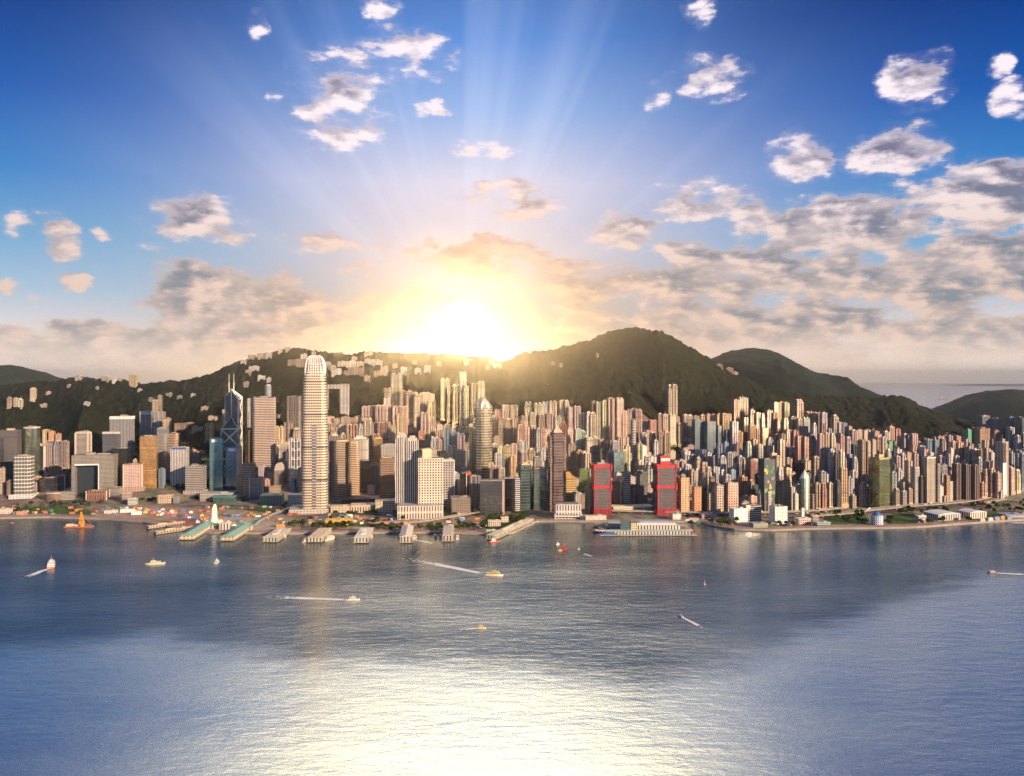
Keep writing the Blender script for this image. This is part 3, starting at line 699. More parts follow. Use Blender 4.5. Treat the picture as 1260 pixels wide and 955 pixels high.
# ---- prism tower with white cross bracing and two masts
def prism_tower():
    s = Spot(271, 299, 479, 602, 1.0, 2); reg(s, 479, 602); mark(286, 520, 'twin-masted cross-braced tower')
    t = thing('office_tower', 'dark blue glass tower of triangular shafts with white cross bracing and two masts', 'office tower', s.loc, R(6))
    w, h = s.w * .96, s.h; c = w / 2
    C = [(-c, -c), (c, -c), (c, c), (-c, c)]; O = (0, 0)
    hi = [0.60 * h, 0.90 * h, 0.92 * h, 0.60 * h]          # corner heights of the four quadrant shafts (front, right, back, left)
    apex = [0.72 * h, h, h, 0.72 * h]
    segs = []
    for k in range(4):
        a, b = C[k], C[(k + 1) % 4]; m = MB()
        m.prism([O, a, b], -8, [apex[k], hi[k], hi[k]], 0, 0); m.build('glass_shaft', ['curtain'], t, (.05, .055, .06))
        segs.append((a, b, hi[k], apex[k]))
    m = MB(); r = 2.1; ov = 1.012
    for a, b, hh, ap in segs:
        A, Bp = (a[0] * ov, a[1] * ov), (b[0] * ov, b[1] * ov)
        m.tube((*A, hh), (*Bp, hh), r); m.tube((*A, hh), (0, 0, ap), r); m.tube((*Bp, hh), (0, 0, ap), r); m.tube((*A, -6), (*A, hh), r); m.tube((*Bp, -6), (*Bp, hh), r)
        z = hh; st = w * 1.02
        while z - st > h * .04:
            m.tube((*A, z), (*Bp, z - st), r); m.tube((*Bp, z), (*A, z - st), r); z -= st
    m.tube((0, 0, .6 * h), (0, 0, h), r * 1.2)
    m.build('bracing', ['white'], t)
    for sx in (-1, 1):
        m = MB(); m.tube((sx * 7.5 - 1, 2, h * .97), (sx * 7.5 - 1, 2, h + 22), 1.5, 0, 6); m.tube((sx * 7.5 - 1, 2, h + 22), (sx * 7.5 - 1, 2, h + 50), 0.8, 0, 6); m.build('mast', ['white'], t)
    m = MB(); m.prism(rect(w * 1.2, w * 1.2), -8, 14, 0, 1); m.build('podium', ['store', 'roof_light'], t, (.4, .38, .36))
prism_tower()

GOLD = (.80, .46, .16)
# ---- the pink-gold square slab with chamfered corners (centre left) and the round tower behind
office(324.5, 335, 473, 560, (.42, .45, .5), 'fins', 'slim round blue grey tower rising behind the square gold-sided office tower', ratio=1, poly=lambda w, d: ngon(w / 2, 14), crown=[(.7, 6, 'paint', (.5, .5, .5))])
office(311, 340, 489, 592, (.60, .47, .38), 'bands', 'tall square pinkish office tower with thin bands and one gold-lit side, right of cross-braced tower', ratio=.95, rot=16, poly=lambda w, d: chamfer(w, d, w * .08), phrase='tall square gold-sided office tower', podium=(12, 1.3, 1.3))
office(302, 316, 527, 590, (.05, .05, .055), 'curtain', 'slim black glass tower with a gold edge beside the square gold-sided tower', ratio=1, extra=lambda t, w, d, h, s: [MBx.build('gold_fin', ['gold'], t) for MBx in [(lambda q: (q.box(-w * .1, -d / 2 - .8, 0, h - 6, 2.2, 1.6, 0, 0), q)[1])(MB())]])
office(304, 313, 491, 545, COL['w'][1], 'flats', 'small white block half hidden behind the square gold-sided tower', name='apartment_tower', cat='apartment tower')
office(298, 315, 571, 612, (.50, .42, .32), 'bands', 'tan office block with dark ribbon windows in front of the square gold-sided tower', ratio=.7, name='office_block', cat='office block')
office(307, 325.5, 588, 613, (.42, .40, .38), 'office', 'low grey louvred block with a white right edge by the waterfront road', ratio=.6, name='office_block', cat='office block', edge=(2.6, (.75, .72, .68)))
office(258, 278, 539, 605, (.20, .40, .42), 'curtain', 'teal glass tower with a white sign near its top, taller of the glass pair', ratio=.9, sign=(.5, 9, 3, (.9, .88, .82), -.1), phrase='pair of teal glass towers')
office(278, 298, 550, 603, (.16, .30, .40), 'curtain', 'blue glass tower with white rooftop sign and beige side, shorter of the glass pair', ratio=.9, sign=(.55, 9, 3, (.9, .9, .9), -.05), extra=lambda t, w, d, h, s: [(lambda q: (q.box(w * .40, 0, -4, h - 1, w * .24, d * 1.03, 0, 0), q.build('side_core', ['paint'], t, (.5, .42, .34))))(MB())])
office(210, 233, 551, 600, (.80, .77, .74), 'fins', 'white tower with vertical fins and a blue sign strip along its roof', ratio=.6, rot=6, sign=(.9, 5.5, -2, (.04, .10, .45)), phrase='white finned tower')
office(228, 255, 573, 609, (.42, .40, .37), 'bands', 'squat grey block with horizontal stripes beside the white finned tower', ratio=.8, name='office_block', cat='office block', podium=(12, 1.25, 1.0))
office(231, 248, 558, 578, COL['b'][1], 'office', 'brown block half hidden behind the squat grey striped block', name='office_block', cat='office block')
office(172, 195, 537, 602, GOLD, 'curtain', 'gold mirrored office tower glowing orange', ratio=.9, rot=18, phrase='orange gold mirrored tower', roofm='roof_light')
office(152, 178.5, 571, 606, (.60, .44, .40), 'grid', 'boxy pinkish tower with a pale frame on a low pink podium', ratio=.8, rot=14, edge=(3.4, (.70, .58, .50)), podium=(16, 1.25, 1.2, 'store', (.50, .34, .28)), phrase='boxy pink tower by the park')
office(135, 166, 512, 572, (.50, .50, .52), 'fins', 'broad tall grey tower with vertical stripes and a white top band', ratio=.5, cap=(10, (.78, .76, .74)), phrase='broad white-topped grey tower')
office(126, 150, 531, 575, (.14, .15, .17), 'office', 'dark tower with pale cap in front of the broad white-topped tower', ratio=.6, cap=(7, (.6, .56, .5)))
office(129, 151, 543, 574, (.30, .20, .15), 'grid', 'brown framed block below the dark pale-capped tower', ratio=.7, name='office_block', cat='office block', edge=(2.6, (.5, .36, .26)))
office(137, 162, 552, 602, (.035, .04, .045), 'curtain', 'black glass tower with a green roof corner left of the gold mirrored tower', ratio=.7, extra=lambda t, w, d, h, s: [(lambda q: (q.box(-w * .2, -d * .1, h - 3, h - 1.2, w * .5, d * .6, 0, 0), q.build('roof_garden', ['lawn'], t)))(MB())])
office(172, 189, 506, 545, (.62, .60, .60), 'fins', 'grey white tower with a plain white top left of the stepped gold cluster', ratio=.8, cap=(12, (.78, .76, .72)), name='hotel_tower', cat='hotel')
for a, b, t_, l, c in ((187, 196, 493, 'left and shorter of two slim towers on top of the stepped cluster', COL['c'][1]), (194, 200, 487, 'slimmest gold-lit tower at the top of the stepped cluster', COL['y'][1])):
    office(a, b, t_, 556, c, 'flats', l, name='hotel_tower', cat='hotel')
office(188, 204, 507, 568, (.55, .50, .45), 'balconies', 'tan tower in the middle of the stepped cluster behind the gold mirrored tower', name='hotel_tower', cat='hotel', phrase='stepped tan cluster')
office(200, 211, 515, 575, COL['y'][1], 'flats', 'pale gold tower at the right end of the stepped cluster', name='hotel_tower', cat='hotel')
office(193, 208, 527, 590, (.35, .36, .38), 'office', 'grey glass tower in front of the stepped tan cluster', ratio=.8)
office(207, 223, 533, 585, COL['n'][1], 'bands', 'tan banded tower behind the white finned tower', ratio=.8)
# the gate shaped headquarters
def gate():
    s = Spot(88, 146, 558, 611, .42, 12); reg(s, 558, 611); FOOT.append((s.X, s.Y, 80)); mark(110, 585, 'gate-shaped building')
    t = thing('office_block', 'massive grey gate-shaped building with a dark square opening', 'office block', s.loc, s.rot); w, d, h = s.w, s.d, s.h
    m = MB(); m.box(w * .32, 0, -6, h * .78, w * .36, d, 0, 1); m.build('wing', ['office', 'roof'], t, (.40, .37, .32))
    m = MB(); m.box(-w * .46, 0, -6, h * .78, w * .08, d, 0, 1); m.build('wing', ['office', 'roof'], t, (.36, .34, .31))
    m = MB(); m.box(0, 0, h * .78, h - 3, w, d, 0, 1, bottom=True); m.build('bridge_storeys', ['office', 'roof'], t, (.42, .39, .34))
    m = MB(); m.box(-w * .14, d * .18, -6, h * .775, w * .56, d * .5, 0, 0); m.build('recessed_glazing', ['glassdark'], t)
    m = MB(); m.box(-w * .14, -d / 2 - .8, h * .74, h * .775, w * .57, 1.4, 0, 0, bottom=True); m.box(w * .145, -d / 2 - .8, 0, h * .775, w * .02, 1.4, 0, 0); m.build('opening_frame', ['white'], t)
    m = MB(); m.box(-w * .1, 0, h - 3, h + 3, w * .2, d * .4, 0, 1); m.box(w * .2, .1 * d, h - 3, h + .5, w * .3, d * .3, 0, 1); m.build('roof_plant', ['concrete', 'roof'], t)
gate()
office(106, 135, 604, 616, (.30, .16, .11), 'tall_slots', 'low framed box with dark glazed end in front of the gate-shaped building', ratio=.5, rot=10, name='pavilion', cat='pavilion', edge=(2.0, (.72, .7, .66)))
office(134, 151, 600, 610, (.42, .40, .37), 'office', 'low grey annex at the foot of the gate-shaped building', name='office_block', cat='office block')
office(93, 112, 531, 578, (.52, .46, .40), 'office', 'tower with pale edge piers and a dark centre standing before the wooded slope', ratio=.6, edge=(5, (.60, .52, .44)), cap=(6, (.6, .54, .46)))
office(0, 27, 527, 600, (.16, .14, .14), 'office', 'dark grey tower with reddish ribbed side at the far left edge', ratio=.8, rot=14, crown=[(.4, 7, 'paint', (.5, .4, .3))], phrase='dark tower at the far left')
office(-14, 5, 540, 606, (.10, .12, .16), 'curtain', 'dark blue glass tower cut by the left edge of the view')
office(26, 52, 525, 592, (.18, .22, .17), 'curtain', 'green glass tower with a curved pale roof rim', ratio=.8, poly=lambda w, d: rounded(w, d, w * .3), cap=(5, (.5, .48, .42)), phrase='curved green glass tower')
office(42, 56, 545, 586, (.12, .12, .14), 'curtain', 'slim dark tower with one white side and a drum on top', ratio=1, rot=20, crown=[(.55, 6, 'paint', (.6, .5, .4)), (.3, 5, 'paint', (.6, .5, .4))], extra=lambda t, w, d, h, s: [(lambda q: (q.box(w * .52, 0, -4, h - 10, 1.6, d * 1.02, 0, 0), q.build('side_wall', ['white'], t)))(MB())])
office(60, 76, 572, 588, COL['n'][1], 'flats', 'short tan block below the three grey apartment slabs', name='office_block', cat='office block')
office(-2, 8, 576, 609, COL['c'][1], 'grid', 'cream block at the left edge beside the white layered tower', name='office_block', cat='office block')
office(8, 16, 592, 612, COL['n'][1], 'flats', 'low tan block wedged left of the white layered tower', name='office_block', cat='office block')
office(15, 44, 561, 614, (.76, .75, .72), 'layers', 'white layered glass tower with a rounded right corner near the water', ratio=.7, rot=8, poly=lambda w, d: rounded(w, d, w * .16), podium=(13, 1.3, 1.3), phrase='white layered tower')
# curved drum building and its long hall, far left
def drum():
    s = Spot(52, 79, 606, 618, .8, 0); reg(s, 606, 618)
    t = thing('drum_building', 'low round brown building joined to a long pale hall beside the lawn', 'round building', s.loc, R(4)); w, h = s.w, s.h
    m = MB(); m.prism(ngon(w / 2, 20, sy=.7), -6, h - 3, 0, 1); m.build('body', ['office', 'roof_light'], t, (.34, .20, .14))
    m = MB(); m.prism(ngon(w * .53, 20, sy=.7), h - 3, h, 0, 1); m.build('roof_ring', ['paint', 'roof_light'], t, (.5, .42, .35))
    m = MB(); m.box(w * .85, w * .3, -6, h + 1, w * .85, w * .45, 0, 1, rot=.25); m.build('hall', ['office', 'roof_light'], t, (.45, .42, .38))
drum()
office(48, 74, 588, 606, (.07, .07, .08), 'curtain', 'low dark glass block behind the round brown building', name='office_block', cat='office block')
office(64, 86, 586, 604, (.06, .06, .07), 'office', 'dark block with a pale frame near the gate-shaped building', name='office_block', cat='office block', edge=(1.6, (.6, .6, .6)))
# small waterfront buildings, left
def low(px0, px1, pyt, pyb, col, label, style='office', name='low_building', cat='low building', ratio=.6, rot=8, roofc=None, pitched=False):
    s = Spot(px0, px1, pyt, pyb, ratio, rot); reg(s, pyt, pyb); s.h = max(s.h, 5)
    t = thing(name, label, cat, s.loc, s.rot); w, d, h = s.w, s.d, s.h
    m = MB(); m.prism(rect(w, d), -4, h - 1.5, 0, 1); m.build('walls', [style, 'roof_light'], t, col)
    m = MB()
    if pitched:
        b = len(m.v); m.v += [(-w/2-1, -d/2-1, h-1.5), (w/2+1, -d/2-1, h-1.5), (w/2+1, d/2+1, h-1.5), (-w/2-1, d/2+1, h-1.5), (-w/2-1, 0, h+2.5), (w/2+1, 0, h+2.5)]
        for f in ((0, 1, 5, 4), (2, 3, 4, 5), (1, 2, 5), (3, 0, 4), (3, 2, 1, 0)): m.face(tuple(b + i for i in f), 0)
    else:
        m.prism(rect(w * 1.04, d * 1.06), h - 1.5, h, 0, 0); m.box(w * .2, 0, h, h + 2, w * .2, d * .3, 0, 0)
    m.build('roof', ['paint'], t, roofc or tuple(x * .9 for x in col))
    return t
low(150, 163, 606, 619, COL['c'][1], 'low cream block at the foot of the boxy pink tower'); low(157, 170, 613, 622, COL['w'][1], 'low white block by the waterfront road below the boxy pink tower')
low(194, 213, 609, 620, COL['c'][1], 'two-storey cream hall behind the fairground tents', 'grid'); low(213, 222, 612, 620, COL['g'][1], 'small grey house beside the two-storey cream hall')
low(246, 291, 606, 617, (.50, .46, .40), 'long low building with teal glazing behind the big wheel', 'office', roofc=(.5, .48, .42)); low(262, 292, 610, 619, (.12, .30, .28), 'low teal glazed pavilion behind the big wheel', 'curtain')
low(320, 350, 608, 621, (.22, .32, .26), 'low hall with a grey green roof left of the tallest tower', 'store', roofc=(.36, .40, .34), ratio=.8); low(354, 376, 608, 625, COL['w'][1], 'low white block against the foot of the tallest tower', 'grid')
low(326, 346, 598, 610, COL['n'][1], 'low tan round-roofed hall left of the tallest tower', 'grid'); low(407, 432, 622, 632, COL['c'][1], 'cream mall wing right of the tallest tower', 'store'); low(432, 462, 620, 631, COL['c'][1], 'long cream mall between the tallest tower and the hotel pair', 'tall_slots')
low(462, 490, 615, 632, COL['c'][1], 'cream terraced mall block left of the hotel podium', 'store'); low(421, 467, 612, 621, (.16, .12, .11), 'long low building with a dark brown roof behind the cream mall', 'store', roofc=(.10, .07, .07))
# steel truss bank, domed bank, neighbours
def truss():
    s = Spot(358, 372, 538, 600, .9, 4); reg(s, 538, 600)
    t = thing('office_tower', 'grey bank tower hung from white steel trusses, left of the tallest tower', 'office tower', s.loc, s.rot); w, d, h = s.w, s.d, s.h
    m = MB(); m.prism(rect(w, d), -8, h - 6, 0, 1); m.build('body', ['curtain', 'roof'], t, (.20, .21, .23))
    m = MB()
    for x in (-w * .46, -w * .15, w * .15, w * .46): m.tube((x, -d / 2 - 1.5, -4), (x, -d / 2 - 1.5, h), 1.1)
    for k in range(5):
        z = h * (.2 + .18 * k)
        for a, b in ((-.46, -.15), (.15, .46)): m.tube((w * a, -d / 2 - 1.5, z), (w * (a + b) / 2, -d / 2 - 1.5, z + 8), .9); m.tube((w * (a + b) / 2, -d / 2 - 1.5, z + 8), (w * b, -d / 2 - 1.5, z), .9)
        m.tube((-w * .48, -d / 2 - 1.5, z), (w * .48, -d / 2 - 1.5, z), .8)
    m.build('truss', ['white'], t)
    m = MB(); m.box(-w * .62, 0, -4, h * .98, w * .2, d * .9, 0, 0); m.build('service_tower', ['paint'], t, (.62, .58, .55))
truss()
office(341, 353, 548, 584, (.72, .68, .60), 'flats_fine', 'plain white block lit by the sun left of the truss-framed bank')
def dome_bank():
    s = Spot(337, 351, 569, 601, .9, 4); reg(s, 569, 601)
    t = thing('office_tower', 'grey tower with an arched vaulted top before the truss-framed bank', 'office tower', s.loc, s.rot); w, d, h = s.w, s.d, s.h
    m = MB(); m.prism(rect(w, d), -6, h * .7, 0, 1); m.build('body', ['flats_fine', 'roof'], t, (.42, .36, .33))
    m = MB(); n = 8; 
    for i in range(n):
        a0, a1 = math.pi * i / n, math.pi * (i + 1) / n; r = w * .46
        b = len(m.v); m.v += [(-r*math.cos(a0), -d*.47, h*.7 + .3*h*math.sin(a0)), (-r*math.cos(a1), -d*.47, h*.7 + .3*h*math.sin(a1)), (-r*math.cos(a1), d*.47, h*.7 + .3*h*math.sin(a1)), (-r*math.cos(a0), d*.47, h*.7 + .3*h*math.sin(a0)), (0, -d*.47, h*.7), (0, d*.47, h*.7)]
        m.face((b, b+3, b+2, b+1), 0); m.face((b+4, b, b+1), 0); m.face((b+5, b+2, b+3), 0)
    m.build('vaulted_top', ['paint'], t, (.46, .40, .36))
dome_bank()
office(366, 377, 577, 606, COL['c'][1], 'flats', 'cream block touching the left side of the tallest tower')
office(353, 371, 488, 548, (.46, .40, .34), 'balconies', 'wide ribbed apartment tower just left of the tallest tower crown', name='apartment_tower', cat='apartment tower', poly=lambda w, d: notched(w, d, 4, 2, 5))
# exchange square group
office(405, 419, 533, 606, (.34, .32, .32), 'fins', 'dark grey tower with a pale peaked top right of the tallest tower', crown=[(.5, 5, 'paint', (.7, .62, .5)), (.25, 4, 'paint', (.7, .62, .5))])
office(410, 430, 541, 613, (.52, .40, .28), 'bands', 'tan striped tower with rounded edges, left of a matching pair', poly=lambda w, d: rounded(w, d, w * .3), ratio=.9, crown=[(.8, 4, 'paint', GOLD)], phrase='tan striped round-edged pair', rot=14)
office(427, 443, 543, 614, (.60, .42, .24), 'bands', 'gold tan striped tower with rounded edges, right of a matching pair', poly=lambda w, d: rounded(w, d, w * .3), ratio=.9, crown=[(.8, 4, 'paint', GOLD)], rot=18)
office(432, 454, 536, 586, (.78, .72, .62), 'flats_fine', 'bright white stepped tower behind the tan striped pair', crown=[(.7, 6, 'paint', (.75, .7, .62)), (.4, 5, 'paint', (.75, .7, .62))])
office(441, 457, 567, 606, (.05, .05, .055), 'curtain', 'black glass tower right of the tan striped pair'); office(456, 467, 573, 604, (.30, .28, .27), 'fins', 'slim grey tower between the black glass tower and the brown striped one')
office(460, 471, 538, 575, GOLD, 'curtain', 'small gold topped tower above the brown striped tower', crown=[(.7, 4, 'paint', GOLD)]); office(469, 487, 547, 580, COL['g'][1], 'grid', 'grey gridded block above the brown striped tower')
office(467, 485, 562, 613, (.38, .24, .15), 'bands', 'brown striped tower with a gold roof, left of the tall white pair', ratio=.9, rot=14, crown=[(.7, 3.5, 'paint', GOLD)], phrase='gold-roofed brown striped tower')
# tall white residential-looking pair and the gridded hotel
def white_pair(px0, px1, pyt, lab):
    office(px0, px1, pyt, 634, (.62, .60, .56), 'fins', lab, ratio=.95, rot=8, poly=lambda w, d: notched(w, d, 2, 2, w * .13), crown=[(.75, 9, 'paint', (.62, .58, .5)), (.45, 6, 'paint', (.7, .62, .5))],
           extra=lambda t, w, d, h, s: [(lambda q: (q.box(sx * w * .17, -d / 2 - .2, 0, h - 12, 1.8, 1.6, 0, 0), q.build('white_rib', ['white'], t)))(MB()) for sx in (-1, 1)])
white_pair(486.5, 502, 532, 'left half of the tall white ribbed tower pair beside the gridded hotel'); white_pair(500, 515, 536, 'right half of the tall white ribbed pair, touching the gridded hotel'); mark(501, 570, 'tall white ribbed pair')
office(514.5, 545.5, 563, 637, (.74, .66, .54), 'hotelgrid', 'broad cream hotel slab with a regular grid of dark windows on the waterfront', name='hotel_tower', cat='hotel', ratio=.5, rot=6, crown=[(1.03, 3, 'paint', (.76, .70, .6))], phrase='broad cream gridded hotel',
       extra=lambda t, w, d, h, s: [(lambda q: (q.box(-w * .15, 0, h, h + 24, w * .36, d * .5, 0, 1), q.build('roof_house', ['paint', 'roof_light'], t, (.78, .64, .40))))(MB())])
def hotel_podium():
    s = Spot(489, 546, 621, 639.5, .55, 6)
    t = thing('podium_block', 'long cream podium with tall dark openings under the gridded hotel and white pair', 'podium', s.loc, s.rot)
    m = MB(); m.prism(rect(s.w, s.d * .9), -4, s.h, 0, 1); m.build('walls', ['tall_slots', 'roof_light'], t, (.72, .64, .54)); m = MB(); m.prism(rect(s.w * 1.01, s.d * .92), s.h, s.h + 1.5, 0, 1); m.build('cornice', ['paint', 'roof_light'], t, (.74, .68, .58))
hotel_podium()
office(544, 559, 565, 628, (.40, .38, .38), 'hotelgrid', 'dark gridded tower with a white frame just right of the gridded hotel', edge=(2.4, (.74, .70, .66)), cap=(4, (.74, .70, .62)))
office(554, 579, 612, 635, (.28, .23, .19), 'grid', 'low brown stone block by the elevated road right of the gridded hotel', name='office_block', cat='office block', ratio=.9)
office(564, 574, 583, 622, (.03, .03, .035), 'curtain', 'slim black tower with white edges above the low brown stone block', edge=(1.6, (.7, .68, .65)))
office(572, 580, 581, 620, (.14, .05, .04), 'curtain', 'slim dark tower with a red top above the low brown stone block', cap=(9, (.60, .07, .04)))
office(577, 592, 586, 628, (.40, .38, .38), 'flats', 'grey ribbed tower left of the wide dark glass slab', poly=lambda w, d: notched(w, d, 2, 1, 4))
office(590, 618, 590, 634, (.16, .17, .19), 'curtain', 'wide dark reflecting glass slab facing the elevated road', ratio=.5, rot=4, phrase='wide dark glass slab', extra=lambda t, w, d, h, s: [(lambda q: (q.box(w * .55, -d * .1, -4, h + 1, w * .11, d * .8, 0, 1), q.build('end_pier', ['paint', 'roof'], t, (.46, .34, .26))))(MB())], crown=[(.97, 3, 'paint', (.40, .30, .24))])
office(618, 634, 587, 629, (.05, .05, .06), 'curtain', 'black glass block right of the wide dark glass slab', cap=(3, (.3, .28, .27))); office(633, 640, 588, 631, (.60, .60, .60), 'bands', 'very slender white tower between two dark glass towers')
office(638, 654, 569, 628, (.07, .12, .12), 'curtain_bands', 'dark green glass tower with banded floors and gold-lit roof', crown=[(.8, 4, 'paint', (.7, .5, .25)), (.4, 4, 'paint', (.7, .5, .25))], rot=14, phrase='dark green banded glass tower')
office(654, 673, 575, 628, (.22, .30, .26), 'curtain', 'green mirrored tower with an orange roof slab left of the brown spired tower', crown=[(.95, 4, 'paint', (.66, .26, .1))], rot=12)
# pointed glass tower with stepped top and mast
def pointed_extra(t, w, d, h, s):
    z = h - s.h * .0
def pointed():
    s = Spot(582.5, 606, 488, 606, 1.0, 20); reg(s, 488, 606); mark(594, 535, 'pointed glass tower with the mast')
    t = thing('office_tower', 'tall star-plan glass tower with a stepped pointed top and thin mast', 'office tower', s.loc, s.rot); w, h = s.w * 1.12, s.h
    P = chamfer(w, w, w * .24); hb = h * .88
    m = MB(); m.prism(P, -8, hb, 0, 1); m.build('body', ['curtain_bands', 'roof'], t, (.30, .28, .22))
    for k, (a, b, z0, z1) in enumerate(((.92, .80, hb, h * .925), (.74, .56, h * .925, h * .96), (.5, .26, h * .96, h * .985), (.2, .04, h * .985, h))):
        m = MB(); m.prism([(x * a, y * a) for x, y in P], z0, z1, 0, 0, top=[(x * b, y * b) for x, y in P]); m.build('roof_tier', ['metal'], t, (.75, .62, .45))
    m = MB(); m.tube((0, 0, h - 3), (0, 0, h + 26), 1.8, 0, 6); m.tube((0, 0, h + 26), (0, 0, h + 52), 0.9, 0, 6); m.build('mast', ['white'], t)
    for k, (sx, sy) in enumerate(((0, -1), (1, 0), (0, 1), (-1, 0))):
        m = MB(); m.box(sx * w * .5, sy * w * .5, -4, hb * 1.02, 5 + w * .16 * abs(sy), 5 + w * .16 * abs(sx), 0, 0); m.pyramid(rect(5 + w * .16 * abs(sy), 5 + w * .16 * abs(sx), sx * w * .5, sy * w * .5), hb * 1.02, (sx * w * .46, sy * w * .46, hb * 1.06)); m.build('bay', ['curtain_bands', 'roof'], t, (.42, .36, .24))
pointed()
def brown_spired():
    s = Spot(673, 697, 532, 630, .9, 12); reg(s, 532, 630); mark(685, 565, 'brown spired tower')
    t = thing('office_tower', 'dark brown tower with banded corner strips and a pale pyramid roof', 'office tower', s.loc, s.rot); w, d, h = s.w, s.d, s.h
    m = MB(); m.prism(rect(w * .62, d), -6, h, 0, 1); m.prism(rect(w, d * .7), -6, h * .97, 0, 1); m.build('body', ['curtain_bands', 'roof'], t, (.20, .13, .12))
    for sx in (-1, 1):
        m = MB(); m.box(sx * w * .44, -d * .36, 0, h * .94, w * .14, 3, 0, 0); m.build('banded_corner', ['bands'], t, (.34, .23, .18))
    m = MB(); m.prism(rect(w * .5, d * .7), h, h + 5, 0, 1); m.pyramid(rect(w * .46, d * .66), h + 5, (0, 0, h + 22)); m.build('pyramid_roof', ['paint'], t, (.55, .44, .34))
    m = MB(); m.tube((0, 0, h + 20), (0, 0, h + 34), .7, 0, 5); m.build('mast', ['white'], t)
brown_spired()
def gold_hotel():
    s = Spot(687, 709.5, 588, 624, .7, 8); reg(s, 581, 624); mark(698, 600, 'gold ribbed hotel')
    t = thing('hotel_tower', 'squat gold ribbed hotel with a stepped golden mansard roof', 'hotel', s.loc, s.rot); w, d, h = s.w, s.d, s.h
    m = MB(); m.prism(rect(w, d), -6, h, 0, 1); m.build('body', ['bands', 'roof'], t, (.82, .58, .22))
    m = MB(); m.prism(rect(w * .96, d * .96), h, h + 5, 0, 0, top=rect(w * .84, d * .8)); m.prism(rect(w * .6, d * .6), h + 5, h + 13, 0, 0, top=rect(w * .4, d * .4)); m.prism(rect(w * .3, d * .3), h + 13, h + 18, 0, 0); m.build('mansard_roof', ['gold'], t)
gold_hotel()
office(680, 689, 587, 626, COL['b'][1], 'flats', 'slim brown block left of the gold ribbed hotel')
def red_tower(px0, px1, lab, top_house):
    s = Spot(px0, px1, 572, 634, .8, 10); reg(s, 570, 634)
    t = thing('office_tower', lab, 'office tower', s.loc, s.rot); w, d, h = s.w, s.d, s.h; f = lambda py: (632.5 - py) / (632.5 - 572) * h
    red = (.42, .02, .03)
    m = MB(); m.prism(rect(w, d), f(624), f(599.5), 0, 1); m.build('lower_shaft', ['office', 'roof'], t, (.17, .14, .15))
    m = MB(); m.prism(rect(w * 1.02, d), f(596), f(575), 0, 1); m.build('upper_shaft', ['office', 'roof'], t, (.19, .155, .16))
    m = MB(); m.prism(rect(w * 1.1, d * 1.06), -6, f(624), 0, 1); m.build('red_base', ['tall_slots', 'roof'], t, red)
    for sx in (-1, 1):
        m = MB(); m.box(sx * w * .5, -d * .5, f(624), f(575), 2.6, 2.6, 0, 0); m.build('red_corner_pier', ['red'], t)
    for a, b in ((599.5, 596), (575, 571)):
        m = MB(); m.prism(rect(w * 1.06, d * 1.07), f(a), f(b), 0, 1)
        for sx in (-1, 1):
            for sy in (-1, 1): m.box(sx * w * .53, sy * d * .53, f(a) - 5, f(b) + 3, 4, 4, 0, 0)
        m.build('red_band', ['red', 'roof'], t)
    if top_house:
        m = MB(); m.box(0, 0, f(571), f(561), w * .55, d * .4, 0, 0); m.box(0, -d * .21, f(567), f(563.5), w * .5, 1, 1, 1); m.build('roof_house', ['red', 'white'], t)
    else:
        m = MB(); m.box(0, 0, f(571), f(569), w * .5, d * .4, 1, 1); m.box(w * .1, 0, f(569), f(566), w * .2, d * .2, 1, 1); m.build('roof_plant', ['red', 'concrete'], t)
red_tower(727, 751.5, 'grey tower with bright red base, belt and rim, narrower of the two', False); mark(739, 600, 'narrower red-trimmed tower')
red_tower(803, 831.5, 'grey tower with bright red base, belt, rim and rooftop house, wider of the two', True); mark(817, 600, 'wider red-trimmed tower')
def painted(t, w, d, h, s):
    r = random.Random(4)
    for k in range(26):
        x, z = r.uniform(-.42, .42) * w, r.uniform(.12, .95) * h; c = r.choice([(.10, .40, .12), (.65, .25, .05), (.65, .52, .08), (.08, .22, .34), (.5, .5, .45)])
        m = MB(); m.box(x, -d / 2 - .5, z - r.uniform(3, 7), z + r.uniform(2, 5), r.uniform(4, 9), .8, 0, 0, bottom=True); m.build('painted_panel', ['paint'], t, c)
